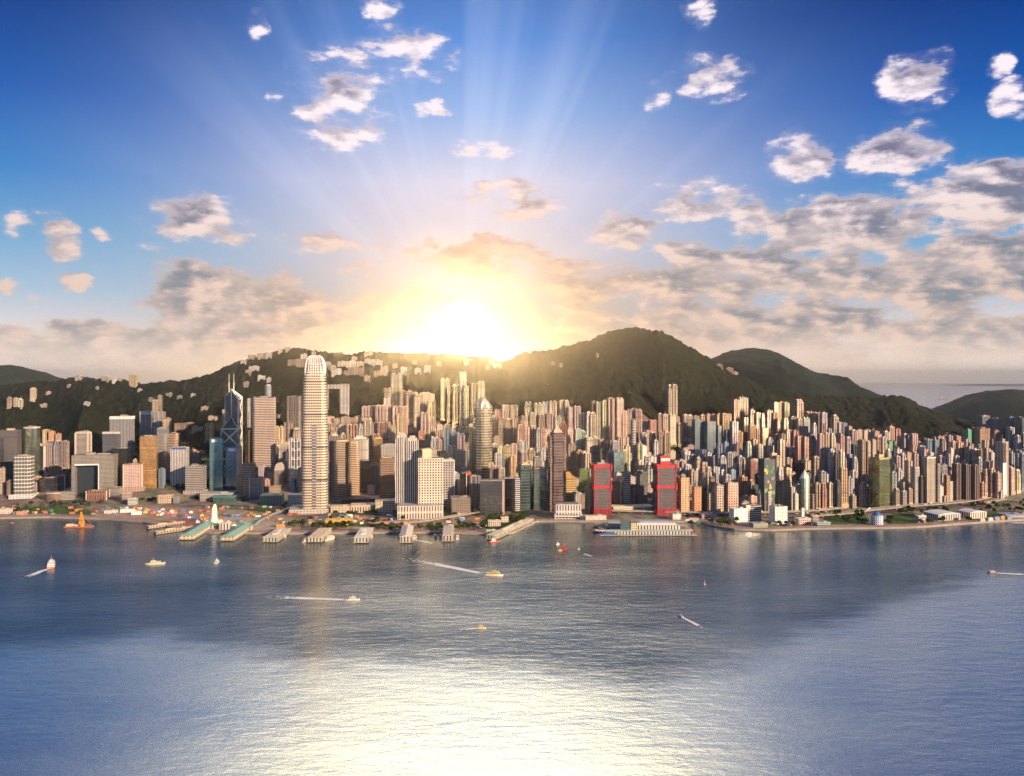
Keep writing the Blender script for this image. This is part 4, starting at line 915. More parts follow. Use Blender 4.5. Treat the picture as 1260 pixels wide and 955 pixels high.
for a in [
 (712, 725, 577, 622, (.30, .40, .12), 'curtain', 'bright green glass tower right of the gold ribbed hotel', {}),
 (719.5, 728, 600, 632, COL['c'][1], 'flats', 'slim cream tower squeezed between green glass tower and narrower red-trimmed tower', {}),
 (751, 763, 593, 626, (.14, .13, .13), 'grid', 'dark gridded block right of the narrower red-trimmed tower', {}),
 (752, 768, 556, 604, (.34, .46, .44), 'curtain', 'pale teal glass tower above the ferry terminal', {}),
 (764.5, 776, 580, 626, (.34, .50, .48), 'bands', 'teal and white banded tower halfway between the two red-trimmed towers', dict(cap=(8, (.12, .34, .33)), phrase='teal banded tower')),
 (782, 796, 580, 626, (.16, .17, .18), 'grid', 'dark gridded tower left of the wider red-trimmed tower', {}),
 (776, 783, 597, 626, (.2, .2, .22), 'flats', 'small dark block right of the teal banded tower', {}),
 (775, 783.5, 517, 572, (.66, .66, .58), 'bands', 'slender round pale tower like a tube rising among the flats', dict(poly=lambda w, d: ngon(w / 2, 14), ratio=1, phrase='slender round pale tube tower')),
 (834, 848.5, 588, 634, COL['o'][1], 'store', 'broad ochre industrial block right of the wider red-trimmed tower', dict(phrase='broad ochre block')),
 (851, 863, 599, 634, (.62, .34, .20), 'store', 'orange brown block with pale podium right of the broad ochre block', {}),
 (863, 870, 583, 630, (.05, .06, .07), 'curtain', 'thin black glass tower beside the orange brown block', {}),
 (870, 879, 607, 633, COL['c'][1], 'grid', 'small cream block left of the pinkish gridded pair', {}),
 (878, 891, 597, 634, (.60, .48, .40), 'hotelgrid', 'cream gridded block, narrower of the pinkish gridded pair', {}),
 (890, 908.5, 594, 634, (.64, .42, .32), 'hotelgrid', 'wide pinkish gridded block on the waterfront road', dict(phrase='wide pinkish gridded block')),
 (851, 866, 517, 562, (.22, .32, .36), 'fins', 'left one of three blue green glass apartment towers', dict(phrase='blue green glass trio')),
 (866, 881, 519, 566, (.24, .34, .38), 'fins', 'middle one of three blue green glass apartment towers', {}),
 (881, 890, 524, 566, (.25, .34, .40), 'fins', 'right and slimmest of three blue green glass apartment towers', {}),
 (933, 954, 565, 630, (.05, .075, .09), 'paint', 'dark teal tower with colourful painted panels on its face', dict(phrase='dark tower with the painted panels', extra=painted)),
 (919, 932.5, 565, 606, (.36, .17, .13), 'flats', 'brick red block left of the dark tower with painted panels', {}),
 (1068, 1095, 559, 626, (.26, .30, .14), 'curtain', 'green gold mirrored tower with a dark side and a framed roof', dict(rot=26, ratio=.9, phrase='green gold mirrored tower', crown=[(.9, 5, 'paint', (.5, .36, .2)), (.4, 9, 'paint', (.6, .42, .22))])),
 (1134, 1151.5, 562, 622, (.70, .62, .48), 'fins', 'large white slab with fine vertical stripes above the highway', dict(ratio=.6, cap=(4, (.72, .66, .55)), phrase='large white striped slab')),
 (1121, 1131.5, 575, 622, (.74, .70, .64), 'flats_fine', 'narrow white tower left of the large white striped slab', {}),
 (1131, 1137, 587, 622, (.14, .09, .07), 'flats', 'dark brown sliver tower touching the large white striped slab', {}),
 (1151, 1157, 571, 622, COL['g'][1], 'flats', 'thin grey tower right of the large white striped slab', {}),
 (1156, 1166, 572, 606, (.68, .68, .68), 'curtain', 'white tower with glazed lower half right of the large white striped slab', {}),
 (1161, 1169, 586, 621, COL['O'][1], 'flats', 'small orange tower left of the three brown twins', {}),
 (1187.5, 1195.5, 529, 548, (.05, .30, .18), 'paint', 'block wrapped in green scaffold netting near the far hill', {}),
 (1089.5, 1100.5, 543, 566, (.05, .33, .20), 'paint', 'block wrapped in green netting behind the green gold mirrored tower', {}),
 (1200, 1218, 512, 540, (.46, .50, .52), 'curtain', 'wide pale glass building in the distance before the far hill', dict(phrase='wide pale glass building')),
 (1218, 1234, 515, 542, (.48, .46, .46), 'fins', 'pair-like grey white tower right of the wide pale glass building', {}),
 (1237, 1248, 513, 545, (.30, .42, .44), 'curtain', 'teal glass tower far behind near the right edge', {}),
 (1249, 1261, 514, 546, (.30, .42, .44), 'curtain', 'teal glass tower far behind, cut by the right edge', {}),
 (1194, 1218, 527, 552, COL['s'][1], 'balconies', 'wide orange brown estate block below the wide pale glass building', {}),
 (1216, 1232, 530, 552, COL['s'][1], 'balconies', 'smaller orange brown estate block below the grey white tower', {}),
 ]:
    px0, px1, pt, pb, c, st, lab, kw = a
    office(px0, px1, pt, pb, c, st, lab, **kw)
for i, (a, b, w_) in enumerate(((1171, 1183, 'left'), (1183, 1194.5, 'middle'), (1194, 1205, 'right'))):
    office(a, b, 571 + i, 618, (.30, .22, .18), 'fins', w_ + ' one of three identical tall brown apartment towers beside the highway', name='apartment_tower', cat='apartment tower', poly=lambda w, d: notched(w, d, 2, 2, w * .15), rot=26)
mark(1188, 590, 'three brown twins')
# painted panels on the dark tower
def white_mast_tower():
    s = Spot(1224, 1241, 543, 612, .8, 24); reg(s, 543, 612); mark(1232, 570, 'white tower with the dark glass shoulder')
    t = thing('office_tower', 'tall white tower with a brown glass shoulder and mast near the right edge', 'office tower', s.loc, s.rot); w, d, h = s.w, s.d, s.h
    m = MB(); m.prism(rect(w, d), -6, h, 0, 1); m.build('body', ['fins', 'roof'], t, (.74, .66, .60))
    m = MB(); m.box(-w * .22, -d * .5 - 1, h * .62, h * .98, w * .5, 2.4, 0, 0, bottom=True); m.build('glass_shoulder', ['curtain'], t, (.30, .20, .12))
    m = MB(); m.box(-w * .22, -d * .5 - 1, 8, h * .618, w * .5, 2.4, 0, 0); m.build('white_panel', ['white'], t)
    m = MB(); m.box(w * .1, 0, h, h + 8, w * .4, d * .4, 0, 0); m.tube((w * .1, 0, h + 8), (w * .1, 0, h + 20), .8, 0, 5); m.build('mast', ['concrete'], t)
white_mast_tower()
def market_tower():
    s = Spot(982, 998, 588, 632, .8, 12); reg(s, 577, 632); mark(990, 600, 'pale green tower with the pointed cap')
    t = thing('office_tower', 'pale green and white tower with a pointed cap near the small clock-like pillar', 'office tower', s.loc, s.rot); w, d, h = s.w, s.d, s.h
    P = chamfer(w, d, w * .2)
    m = MB(); m.prism(P, -6, h, 0, 1); m.build('body', ['curtain', 'roof'], t, (.46, .56, .46))
    m = MB(); m.box(0, -d / 2 - .3, 0, h, w * .26, 1.4, 0, 0); m.build('centre_rib', ['white'], t)
    m = MB(); m.prism([(x * .9, y * .9) for x, y in P], h, h + 12, 0, 0, top=[(x * .5, y * .5) for x, y in P]); m.pyramid([(x * .45, y * .45) for x, y in P], h + 12, (0, 0, h + 24)); m.build('pointed_cap', ['paint'], t, (.66, .68, .6))
market_tower()
office(943, 949, 606, 632, COL['w'][1], 'flats', 'small white tower left of the big white waterfront cube', name='office_block', cat='office block')
low(897, 920, 625, 643, (.80, .79, .77), 'plain white block on the waterfront, smaller of two', 'plainwall', ratio=.6, rot=16)
office(911, 937, 621, 642, (.50, .46, .42), 'bands', 'striped grey block behind the smaller plain white waterfront block', name='office_block', cat='office block', ratio=.6)
office(946.5, 969, 623, 646, (.80, .76, .68), 'plainwall', 'big nearly windowless white cube on the waterfront', name='warehouse', cat='warehouse', ratio=.8, rot=12, phrase='big white waterfront cube')
office(984.5, 990, 626, 640, COL['w'][1], 'plainwall', 'short white pillar beside the elevated road', name='vent_tower', cat='vent tower')
low(978, 998, 637, 646, (.70, .56, .50), 'low pink and white building on the promenade', 'grid'); low(997, 1008, 634, 643, (.55, .45, .35), 'low tan shed next to the pink promenade building'); low(1000, 1022, 642, 648, (.42, .55, .52), 'low pale teal hall on the promenade', 'bands')
low(922, 945, 643, 650, (.34, .36, .30), 'low grey green shed by the water', 'plainwall'); low(860, 878, 632, 639, (.35, .30, .28), 'low depot roof behind the sea wall', 'plainwall')
# blue and white round hall in the park
def blue_hall():
    s = Spot(1069, 1089, 634, 647, .8, 4); reg(s, 630, 647); t = thing('round_hall', 'blue and white round hall with a domed blue roof in the waterside park', 'round hall', s.loc, 0); w, h = s.w, s.h
    m = MB(); m.prism(ngon(w / 2, 18, sy=.8), -3, h, 0, 1); m.build('walls', ['bluegrid', 'roof_light'], t, (.62, .70, .80))
    m = MB(); m.prism(ngon(w * .38, 18, sy=.8), h, h + 4, 0, 0, top=ngon(w * .36, 18, sy=.8)); m.prism(ngon(w * .3, 18, sy=.8), h + 4, h + 8, 0, 0, top=ngon(w * .18, 18, sy=.8)); m.prism(ngon(w * .12, 12), h + 8, h + 12, 0, 0, top=ngon(w * .05, 12)); m.build('domed_roof', ['paint'], t, (.03, .12, .32))
# sports halls by the highway
def sports(px0, px1, pyt, pyb, wall, roofc, lab, rot):
    s = Spot(px0, px1, pyt, pyb, .75, rot); reg(s, pyt, pyb); FOOT.append((s.X, s.Y, 60)); t = thing('sports_hall', lab, 'sports hall', s.loc, s.rot); w, d = s.w, s.d; h = 17
    m = MB(); m.prism(rect(w, d), -3, h, 0, 1); m.build('walls', ['tall_slots', 'roof_light'], t, wall)
    m = MB(); n = 6
    for i in range(n):
        x0, x1 = -w / 2 - 1 + (w + 2) * i / n, -w / 2 - 1 + (w + 2) * (i + 1) / n; f = lambda x: h + .3 + 4 * (1 - (2 * x / w) ** 2)
        b = len(m.v); m.v += [(x0, -d/2-1, max(h+.3, f(x0))), (x1, -d/2-1, max(h+.3, f(x1))), (x1, d/2+1, max(h+.3, f(x1))), (x0, d/2+1, max(h+.3, f(x0)))]; m.face((b, b+1, b+2, b+3), 0)
        m.v += [(x0, -d/2-1, h), (x1, -d/2-1, h)]; m.face((b+4, b+5, b+1, b), 0)
    m.build('vaulted_roof', ['ribroof'], t, roofc)
sports(1136, 1182, 625, 641, (.62, .60, .56), (.62, .62, .66), 'large hall with a ribbed white roof beside the park', 14)
sports(1178, 1214, 623, 638, (.80, .72, .60), (.78, .70, .60), 'sunlit hall with a flat cream roof right of the ribbed hall', 16)
low(1126, 1140, 634, 643, COL['w'][1], 'small white angular pavilion left of the ribbed sports hall')
low(1226, 1262, 632, 639, (.22, .26, .34), 'long low shed with blue roof near the right end of the promenade', 'store', roofc=(.25, .28, .38))
facade('bluegrid', bay=5, floor=5.0, wu=(.3, .8), wv=(.2, .8), glass=(.02, .08, .25), refuge=0, shades=0.1)
blue_hall()
# ------------------------------------------------------------------ apartment towers, front to back: centre px, width px, top py, ground py, colour, facade
T = """
12 6 488 505 n f|19.5 5 489 505 c f|25 6 490 506 c f|41 7 477 497 c f
57 8 528 560 o f|64 7 530 560 O f|72 6 533 560 s f|62 9 541 580 m f|71 9 541 580 g f|80 9 542 580 m f
103 8 540 566 g f|258 10 521 548 y f|279 9 503 556 c f|309 6 505 545 c b|344 9 524 560 y f|356 11 519 548 p f|365 7 526 552 c f
342 8 540 566 c f|360 8 543 566 w f|349 7 555 575 c f
407 8 512 545 p f|416 10 514 545 n f|425 9 512 545 c f|434 9 514 544 p f|442 8 511 543 c f|413 7 524 552 c f|421 7 522 552 w f|430 6 527 555 c f
406 6 520 555 p f|411 7 530 560 n f|425 9 532 562 c f
447 6 508 540 c f|454.5 15 499 545 p f|464 8 510 545 c f|472 16 498 548 p f|477 7 477 530 c f|476 6 489 530 w f|488 11 459 518 c b|492.5 15 499 550 p f|493 8 509 552 y f
500 12 480 520 n b|507 12 482 522 n b|515 9 483 525 c f|524 8 482 524 c f|531 8 493 535 y f|530 7 484 520 c f
434 12 521 560 s f|446 8 521 560 e f|453 8 514 560 c f|461 7 520 560 m f|473 13 519 562 s f|482 8 523 556 c f|453 7 535 565 c f|463 8 533 568 n f
516 6 512 552 p f|523 9 507 556 p f|531 7 513 552 p f|519 7 530 560 r f|527 8 540 566 n b|535 9 537 572 w f|543 6 540 572 p f|541 8 528 556 c f
547.5 9 465 522 y b|555 8 475 522 y b|562 9 473 524 y b|569.5 7 457 524 c b|576 8 474 524 y b|584 9 471 522 y b|592 8 469 520 y b
551 9 527 572 B f|560 9 531 572 B f|567 8 533 574 l f|556 8 547 588 w f|569 15 553 590 g k|581 6 525 600 y f|575 9 546 585 n f|546 7 556 590 c f
548 10 571 610 n f|537 9 569 604 c f|560 7 580 612 w f|570 8 574 606 g f|520 10 552 585 c f|530 12 551 590 c k
613 9 503 545 p f|622 9 498 545 c f|632 8 498 545 c f|650 8 494 542 c f|662 9 495 545 c f|671 8 494 545 w f|680 9 493 545 c f|691 6 492 545 c f|697 6 492 546 c f|641 6 512 546 p f
607 7 511 556 p f|617 8 513 560 n f|626 8 514 560 n f|634 8 514 560 p f|645 8 511 560 p f|655 7 507 556 c f|666 8 509 556 n f|676 8 508 556 m f|686 8 511 556 c f|693 7 518 556 r f
640 7 522 568 s f|648 6 523 568 p f|656 6 523 566 c f|663 7 526 570 w f|668 7 526 570 p f|611 6 536 575 c f|675 7 528 565 c f
641 5 541 580 w f|646 5 541 580 w f|654 8 551 588 n f|661 8 561 600 g k|668 6 551 585 w f|672 5 545 582 c f|608 6 545 590 c f|616 8 548 594 y f|624 8 547 594 y f|631 6 559 610 O f|613 8 557 600 w f|622 7 566 608 g f
604 6 568 606 c f|609 8 572 612 p f|617 7 575 614 c f|632 7 545 585 p f|650 7 566 600 c f|645 7 558 600 m f
694 7 492 545 c f|703 8 500 552 m f|710 8 499 552 m f|717 8 508 552 c f|724 5 506 555 w f|729 7 507 555 c f|731 6 493 548 p f|737 8 494 550 c f|744 8 492 550 y f|751 8 489 548 p f|756 8 490 548 p f|762 9 489 550 p f|768 6 505 550 p f|774 8 503 548 p f|779 8 502 548 m b|785 8 503 549 p f
711 7 527 580 e f|717 8 529 580 e f|701 7 526 570 p f|725 8 538 584 c f|733 8 537 584 c f|740 7 540 584 p f|747 5 545 590 r f|729 6 535 570 e f
703 9 546 592 n f|713 6 553 594 O f|719 7 555 596 c f|723 7 557 600 c f|736 7 552 580 g f|742 7 552 588 c f|750 6 556 600 g f|757 8 542 592 w f|763 8 537 590 p f|770 7 537 585 c f|772 6 547 590 y f|768 6 553 600 c f
787 7 545 590 y f|792 6 548 590 w f|797 7 529 565 p f|792 6 532 566 w f|803 7 531 575 p f|806.5 6 541 580 w f|813 8 531 578 n f|820 8 530 578 n f|798 6 556 580 p f|803 9 516 552 r f|788 7 566 606 c f|796 7 560 600 w f|799 8 570 610 e f
812 7 508 550 p f|818 7 509 550 p f|826 12 473 524 c b|829 7 474 524 n b|827 8 509 552 c f|833 6 512 550 p f|836 7 520 552 n f
843 7 509 545 p f|849 7 510 545 c f|856 7 511 545 p f|864 7 510 545 s f|871 7 509 545 s f|878 6 509 546 o f|884 7 509 548 O f|891 7 508 550 O f|897 5 509 550 y f
838 7 575 600 w f|846 9 571 602 w f|840 6 583 612 c f|852 7 578 612 n f|858 7 576 608 w f|845 6 560 585 g f|859 7 562 588 c f|866 6 553 580 B f|872 6 556 584 w f|879 6 560 588 g f|866 7 568 600 p f|872 6 574 610 c f|876 6 586 616 n f
885 7 545 580 B f|893 6 543 585 B f|896 7 528 568 g f|889 8 560 594 w f|897 8 556 592 g f|880 9 574 600 w f|889 7 578 606 w f|895 7 583 610 w f|901 7 577 608 B f
905 8 491 548 O b|912 9 488 540 c f|917 6 489 540 c f|903 9 518 570 l f|925 8 503 550 s f|932 7 507 552 y f|939 7 508 552 c f|946 8 504 552 s f|953 7 507 552 r f|917 6 513 555 b f|910 7 530 565 O f|908 6 545 580 m f
954 8 494 535 y f|961 8 494 535 y f|967 7 495 536 y f|982 11 491 535 p b|958 7 515 555 O f|966 7 514 556 y f|975 8 512 548 c f|984 8 514 556 c f|991 9 513 556 e f|995 12 506 534 s f|1005 9 507 538 s f|1013 8 507 545 l f
925 8 522 565 O f|933 7 528 565 s f|940 7 526 565 o f|947 8 538 580 g f|955 7 534 575 b f|963 6 533 578 n f|970 8 528 560 p f|978 8 529 560 r f|928 7 540 580 c f|921 6 543 592 e f|935 7 546 586 c f|948 7 547 585 w f|961 8 540 590 c f|968 6 549 582 g f|974 7 549 582 l f|983 9 536 588 r f|991 7 537 588 s f|999 7 535 586 m f
903 8 556 590 g f|911 8 560 592 l f|906 6 570 600 e f|914 9 585 620 O f|908 6 590 616 b f|924 7 590 622 b f|929 7 596 622 k f|939 7 592 626 g f|935 6 602 630 w f|926 9 609 632 s f|917 8 616 634 c f
951 8 556 600 O f|957 7 560 602 s f|960 8 574 624 l f|969 8 575 628 o f|958 6 590 628 O f|964 6 591 628 w f|953 7 597 626 b f|974 7 598 628 w f|979 6 606 632 c f|984 8 569 600 k f
977 7 557 582 s f|984 6 560 585 w f|992 9 565 590 c k|1002 7 520 565 w f|1013 8 519 566 m f|1020 6 527 566 g f|1027 8 510 560 c f|1033 7 519 560 l f|1039 6 520 560 B f|1045 6 524 560 n f
1010 7 533 590 m f|1017 6 532 588 n f|1024 7 533 585 c f|1035 8 534 575 p f|1043 7 537 575 l f|1050 9 528 572 m f|1057 7 528 570 m f|1064 6 529 570 c f|1029 7 545 580 m f|1051 7 546 590 k f
1003 8 561 618 n f|1012 7 579 625 g f|1018 6 582 620 w f|1023 7 552 608 w f|1029 6 556 615 k f|1035 7 553 612 c f|1027 6 570 612 g f|1046 8 558 600 B f|1041 6 565 600 l f|1052 6 562 602 w f
1001 6 607 630 p f|1005 8 593 630 b f|1013 7 594 630 r f|1022 9 593 628 c f|1031 6 590 628 k f|1037 9 575 626 O k|1045 7 586 625 g f|1050 8 578 612 l f|1056 7 588 622 m f|1062.5 9 593 624 p f|1050 6 608 626 c f
1062 9 541 602 n f|1069 8 542 602 p f|1058 6 548 600 b f|1074 7 540 602 c f|1081 8 536 575 p f|1087 7 537 575 c f|1067 7 528 560 c f|1078 7 530 565 s f|1073 6 552 600 m f
1096 8 524 548 s f|1090 8 530 555 w f|1104 7 527 548 r f|1108 7 536 565 m f|1113 9 533 570 m f|1124 9 533 572 m f|1133 9 548 575 w f|1142 9 541 562 B f|1151 9 541 562 B f|1160 7 538 562 m f|1168 8 535 560 m f|1177 9 536 560 r f|1105 8 552 578 w f
1099 6 570 606 c f|1104 7 560 606 m f|1111 7 557 600 l f|1118 8 566 612 c f|1126 7 556 596 m f|1131 6 560 590 r f|1117 7 556 590 p f|1106 8 576 612 w f|1112 7 589 618 n f|1099 7 580 622 e f|1103 6 600 624 c f|1112 6 603 624 w f|1119 6 600 622 p f|1093 6 552 580 w f|1124 7 548 575 s f
1138 6 552 585 p f|1145 7 556 590 l f|1150 6 560 595 c f|1157 7 560 592 m f|1163 6 562 596 w f|1168 7 557 590 l f|1156 6 550 580 p f
1173 8 542 585 p f|1180 7 543 585 s f|1186 6 548 585 k f|1193 8 549 588 g f|1200 8 552 590 c f|1207 6 553 592 y f|1214 8 551 595 p f|1170 6 551 590 w f|1177 6 560 590 w f|1187 7 566 598 w f|1205 6 562 602 w f|1220 6 556 600 w f
1203 7 583 612 b f|1209 8 593 614 s f|1213 7 577 612 p f|1220 8 576 612 s f|1228 7 580 613 p f|1235 7 578 612 y f|1214 6 566 602 l f|1222 6 567 604 c f|1244 8 574 610 p f|1251 8 577 608 y f|1245 6 556 594 g f|1252 6 558 594 B f|1258 8 557 606 B f|1239 7 551 590 w f|1232 6 604 614 w f
1163 6 610 622 c f|1172 6 549 570 m f|1190 6 540 565 m f|1212 7 541 570 c f|1221 6 540 568 n f|1232 8 545 570 w f|1243 9 525 555 w f|1252 8 535 560 w f|1259 6 532 556 g f
"""
STY = {'f': None, 'b': 'balconies', 'k': 'office'}
GEN = []
for ch in T.replace('\n', '|').split('|'):
    q = ch.split()
    if len(q) < 6: continue
    px, w, pt, pb = map(float, q[:4])
    GEN.append((pb, px, w, pt, q[4], q[5]))
GEN.sort(key=lambda g: -g[0])
print('listed towers', len(GEN))
RNDS = random.Random(5)
built = []
GEN = [(pb, px, w * 1.26, pt, ck, st) for pb, px, w, pt, ck, st in GEN]
# how much of each one can be seen past those in front of it
scr = np.zeros((260, 1320), bool)
order = sorted([(g[0], 'g', g) for g in GEN] + [(r_[3], 'r', r_) for r_ in REG], key=lambda q: -q[0]); vis = {}
for pb_, k_, g in order:
    cx_, w_, t_, b_ = (g[1], g[2], g[3], g[0]) if k_ == 'g' else (g[0], g[1], g[2], g[3])
    sl_ = scr[max(0, int(t_ - 420)):max(0, int(b_ - 420)), max(0, int(cx_ - w_ / 2) + 20):max(0, int(cx_ + w_ / 2) + 20)]
    if k_ == 'g': vis[g] = int((~sl_).sum())
    sl_[:] = True
best = set(sorted(GEN, key=lambda g: -vis[g])[:288]); rest = [g for g in GEN if g not in best]
print('as objects', len(best), 'in the mass', len(rest), 'smallest seen', min(vis[g] for g in best))
for pb, px, w, pt, ck, st in GEN:
    if (pb, px, w, pt, ck, st) not in best: continue
    sty = STY[st] or RNDS.choice(['flats', 'flats', 'flats_fine', 'balconies'])
    built.append(flat_tower(px, w, pt, pb, ck, sty))

MASS = []
for pb, px, w, pt, ck, st in rest:
    s_ = Spot(px - w / 2, px + w / 2, pt, pb, .8); FOOT.append((s_.X, s_.Y, s_.w * .6)); MASS.append((s_.X, s_.Y, s_.z, s_.w, s_.d, max(s_.h, 12), px, ck))
# ------------------------------------------------------------------ in between: the dense low and middling blocks nobody could count
NF = 0
def clear_of(X, Y, r):
    for fx, fy, fr in FOOT:
        if (X - fx) ** 2 + (Y - fy) ** 2 < (r + fr) ** 2: return False
    return True
FRONT = [(-40, 607), (80, 603), (150, 603), (200, 600), (300, 604), (370, 606), (400, 612), (470, 612), (560, 622), (680, 626), (800, 626), (900, 626), (940, 628), (1000, 628), (1100, 622), (1180, 616), (1300, 604)]
BACK = [(-40, 560), (80, 585), (110, 590), (150, 560), (200, 552), (300, 566), (345, 540), (400, 520), (500, 522), (640, 535), (760, 535), (860, 532), (1000, 530), (1100, 540), (1200, 540), (1300, 532)]
DENS = [(-40, .5), (200, .35), (260, .35), (320, .6), (420, .9), (600, .95), (1300, .95)]
MAXT = [(-40, 590), (200, 560), (300, 560), (420, 530), (540, 545), (620, 530), (700, 525), (800, 545), (900, 530), (1000, 525), (1100, 540), (1180, 545), (1300, 545)]
mbs = [MB() for _ in range(3)]; rf = random.Random(11)
STUFFC = ['c', 'c', 'w', 'p', 'g', 'n', 'm', 'w', 'c', 's', 'o', 'B', 'l', 'g']
Yg = 2185.0
cells = []
while Yg < 3080:
    Xg = -.80 * Yg
    while Xg < .86 * Yg:
        X = Xg + rf.uniform(-6, 6); Y = Yg + rf.uniform(-6, 6); px = px_of(X, Y); z = tz(X, Y)
        if z > 0 and -150 < px < 1450:
            py = py_of(Y, z)
            if np.interp(px, *zip(*BACK)) < py < np.interp(px, *zip(*FRONT)) and rf.random() < np.interp(px, *zip(*DENS)):
                w = rf.uniform(13, 24); d = rf.uniform(13, 24)
                if clear_of(X, Y, min(w, d) * .45):
                    h = rf.choice([14, 20, 26, 32, 40, 50, 62]) * rf.uniform(.85, 1.15)
                    k = (py_of(Y, z + h) - np.interp(px, *zip(*MAXT)))
                    if k < 6: h = max(10, h * .5)
                    if not -14 < px < 1274: h = rf.uniform(30, 130) if rf.random() < .5 else h; w *= 1.2; d *= 1.2
                    cells.append((X, Y, z, w, d, h, px)); FOOT.append((X, Y, min(w, d) * .5))
        Xg += 24
    Yg += 26
print('between blocks', len(cells))
def blocks_mat():
    m, t = new_mat('blockwall')
    u, v, _ = t.sep(t.node('ShaderNodeUVMap').outputs[0])
    at = t.node('ShaderNodeAttribute', attribute_name='wallcol').outputs['Color']
    fu, fv = t.m('FRACT', t.m('DIVIDE', u, 3.6)), t.m('FRACT', t.m('DIVIDE', v, 3.2))
    wn = t.node('ShaderNodeTexWhiteNoise', {'Vector': t.xyz(t.m('FLOOR', t.m('DIVIDE', u, 3.6)), t.m('FLOOR', t.m('DIVIDE', v, 3.2)), 0)}, noise_dimensions='3D').outputs[0]
    win = t.m('MULTIPLY', t.m('MULTIPLY', t.m('GREATER_THAN', fu, .22), t.m('LESS_THAN', fu, .8)), t.m('MULTIPLY', t.m('GREATER_THAN', fv, .3), t.m('LESS_THAN', fv, .82)))
    c = t.mixc(win, at, t.mixc(wn, (.03, .035, .045, 1), (.16, .15, .14, 1)))
    finish(t, t.node('ShaderNodeBsdfPrincipled', {'Base Color': c, 'Roughness': t.mixf(win, .8, .15)}).outputs[0])
blocks_mat()
mb = MB(); fcol = []
for (X, Y, z, w, d, h, px, *ckk) in cells + MASS:
    r = rot_for(px) + rf.choice([0, 0, R(8), R(-10)]); c, q = math.cos(r), math.sin(r)
    hb = h - 3; n0 = len(mb.f)
    P = notched(w, d, 1, 0, 2.5) if rf.random() < .6 else rect(w, d)
    P = [(X + x * c - y * q, Y + x * q + y * c) for x, y in P]
    mb.prism(P, z - 5, z + hb, 0, 1, u0=rf.uniform(0, 900)); mb.box(X, Y, z + hb, z + h, w * rf.uniform(.25, .5), d * rf.uniform(.25, .5), 0, 1, rot=r)
    if rf.random() < .5: mb.box(X + .28 * w * c, Y + .28 * w * q, z + hb, z + hb + 2, w * .2, d * .3, 1, 1, rot=r)
    cc = COL[ckk[0] if ckk else rf.choice(STUFFC)][1]; v = rf.uniform(.7, 1.1); cc = tuple(min(.8, x * v) for x in cc)
    for f in mb.f[n0:]: fcol += [(*cc, 1.0)] * len(f)
o = mb.build('city_blocks', ['blockwall', 'roof'])
ca = o.data.color_attributes.new(name='wallcol', type='FLOAT_COLOR', domain='CORNER'); ca.data.foreach_set('color', np.array(fcol, dtype=np.float32).ravel())
tag(o, 'countless low and middling blocks packed between the towers up the slope', 'city blocks', kind='stuff')

# ------------------------------------------------------------------ houses on the hillsides
HILL = """97 9 464 468 c|130 10 464 469 c|141 6 466 470 w|164 10 462 476 y|107 7 495 499 w|54 9 497 500 c|148 4 466 470 n|310 9 437 442 c|300 8 443 447 w|322 11 436 441 c|331 8 435 441 w|345 6 430 434 c|354 6 429 434 c
313 14 451 456 w|306 8 456 460 c|322 10 463 467 w|331 6 466 470 w|303 7 470 475 g|365 24 442 450 n|374 9 437 441 w|386 6 433 437 c|402 10 447 452 w|410 8 449 453 c|414 14 455 462 w|420 10 445 450 c|430 18 444 450 w|436 8 439 443 c|443 10 446 451 c|455 14 443 448 w|466 10 444 448 w|426 8 458 462 n|438 22 452 460 n|452 8 462 466 c|468 18 456 460 c|450 5 435 440 y|456 6 433 438 y|473 10 451 455 w|497 9 452 458 w|514 9 453 458 w|526 9 452 458 w|486 7 447 451 c|510 7 444 448 c|540 8 446 450 c|574 7 443 448 c|605 9 445 451 w|613 9 447 452 w|600 6 450 455 c
222 8 487 490 g|238 6 484 487 w|172 5 478 481 w|186 6 490 494 g|252 9 500 504 c|262 12 513 516 c|229 30 521 527 n|243 14 524 531 c|208 8 484 487 c|60 6 482 485 c|680 6 446 449 n|735 4 437 440 n|828 12 474 477 c|885 8 449 452 n|897 10 450 453 n|905 6 453 456 n|690 5 449 452 c|390 12 520 526 c|340 10 510 515 c|120 4 476 479 c|85 4 474 477 n"""
hl = []
def hillY(px, py):
    for Yq in np.arange(2300, YR + 5, 6.0):
        X = X_at(px, Yq)
        if py_of(Yq, tz(X, Yq) + 6) <= py: return X, Yq, tz(X, Yq)
    return X_at(px, YR), YR, tz(X_at(px, YR), YR)
for k, ch in enumerate(HILL.replace('\n', '|').split('|')):
    px, w, pt, pb, ck = ch.split(); px, w, pt, pb = map(float, (px, w, pt, pb))
    X, Y, z = hillY(px, pb); W = w / F * Y * .9; h = max((pb - pt) / F * Y + 1, 6) ; rnd = random.Random(k)
    cn, c = COL[ck]; big = h > 22
    t = thing('hillside_house', '', 'hillside house', (X, Y, z), R(rnd.uniform(-6, 12)))
    m = MB(); m.prism(rect(W, 13), -14, h + 2, 0, 1); parapet(m, rect(W, 13), h + 2, 1.2); m.build('walls', ['flats', 'roof_light'], t, c)
    m = MB(); m.box(W * rnd.uniform(-.25, .25), 1, h + 2, h + 5, W * rnd.uniform(.2, .4), 7, 0, 1); m.build('roof_house', ['paint', 'roof_light'], t, c)
    if w >= 8 and not big:
        m = MB(); m.box(W * .38, -5, -12, h * .55, W * .3, 9, 0, 1); m.build('wing', ['flats', 'roof_light'], t, tuple(x * .9 for x in c))
    hl.append(dict(o=t, px=px, py=(pt + pb) / 2, col=cn, w=w))
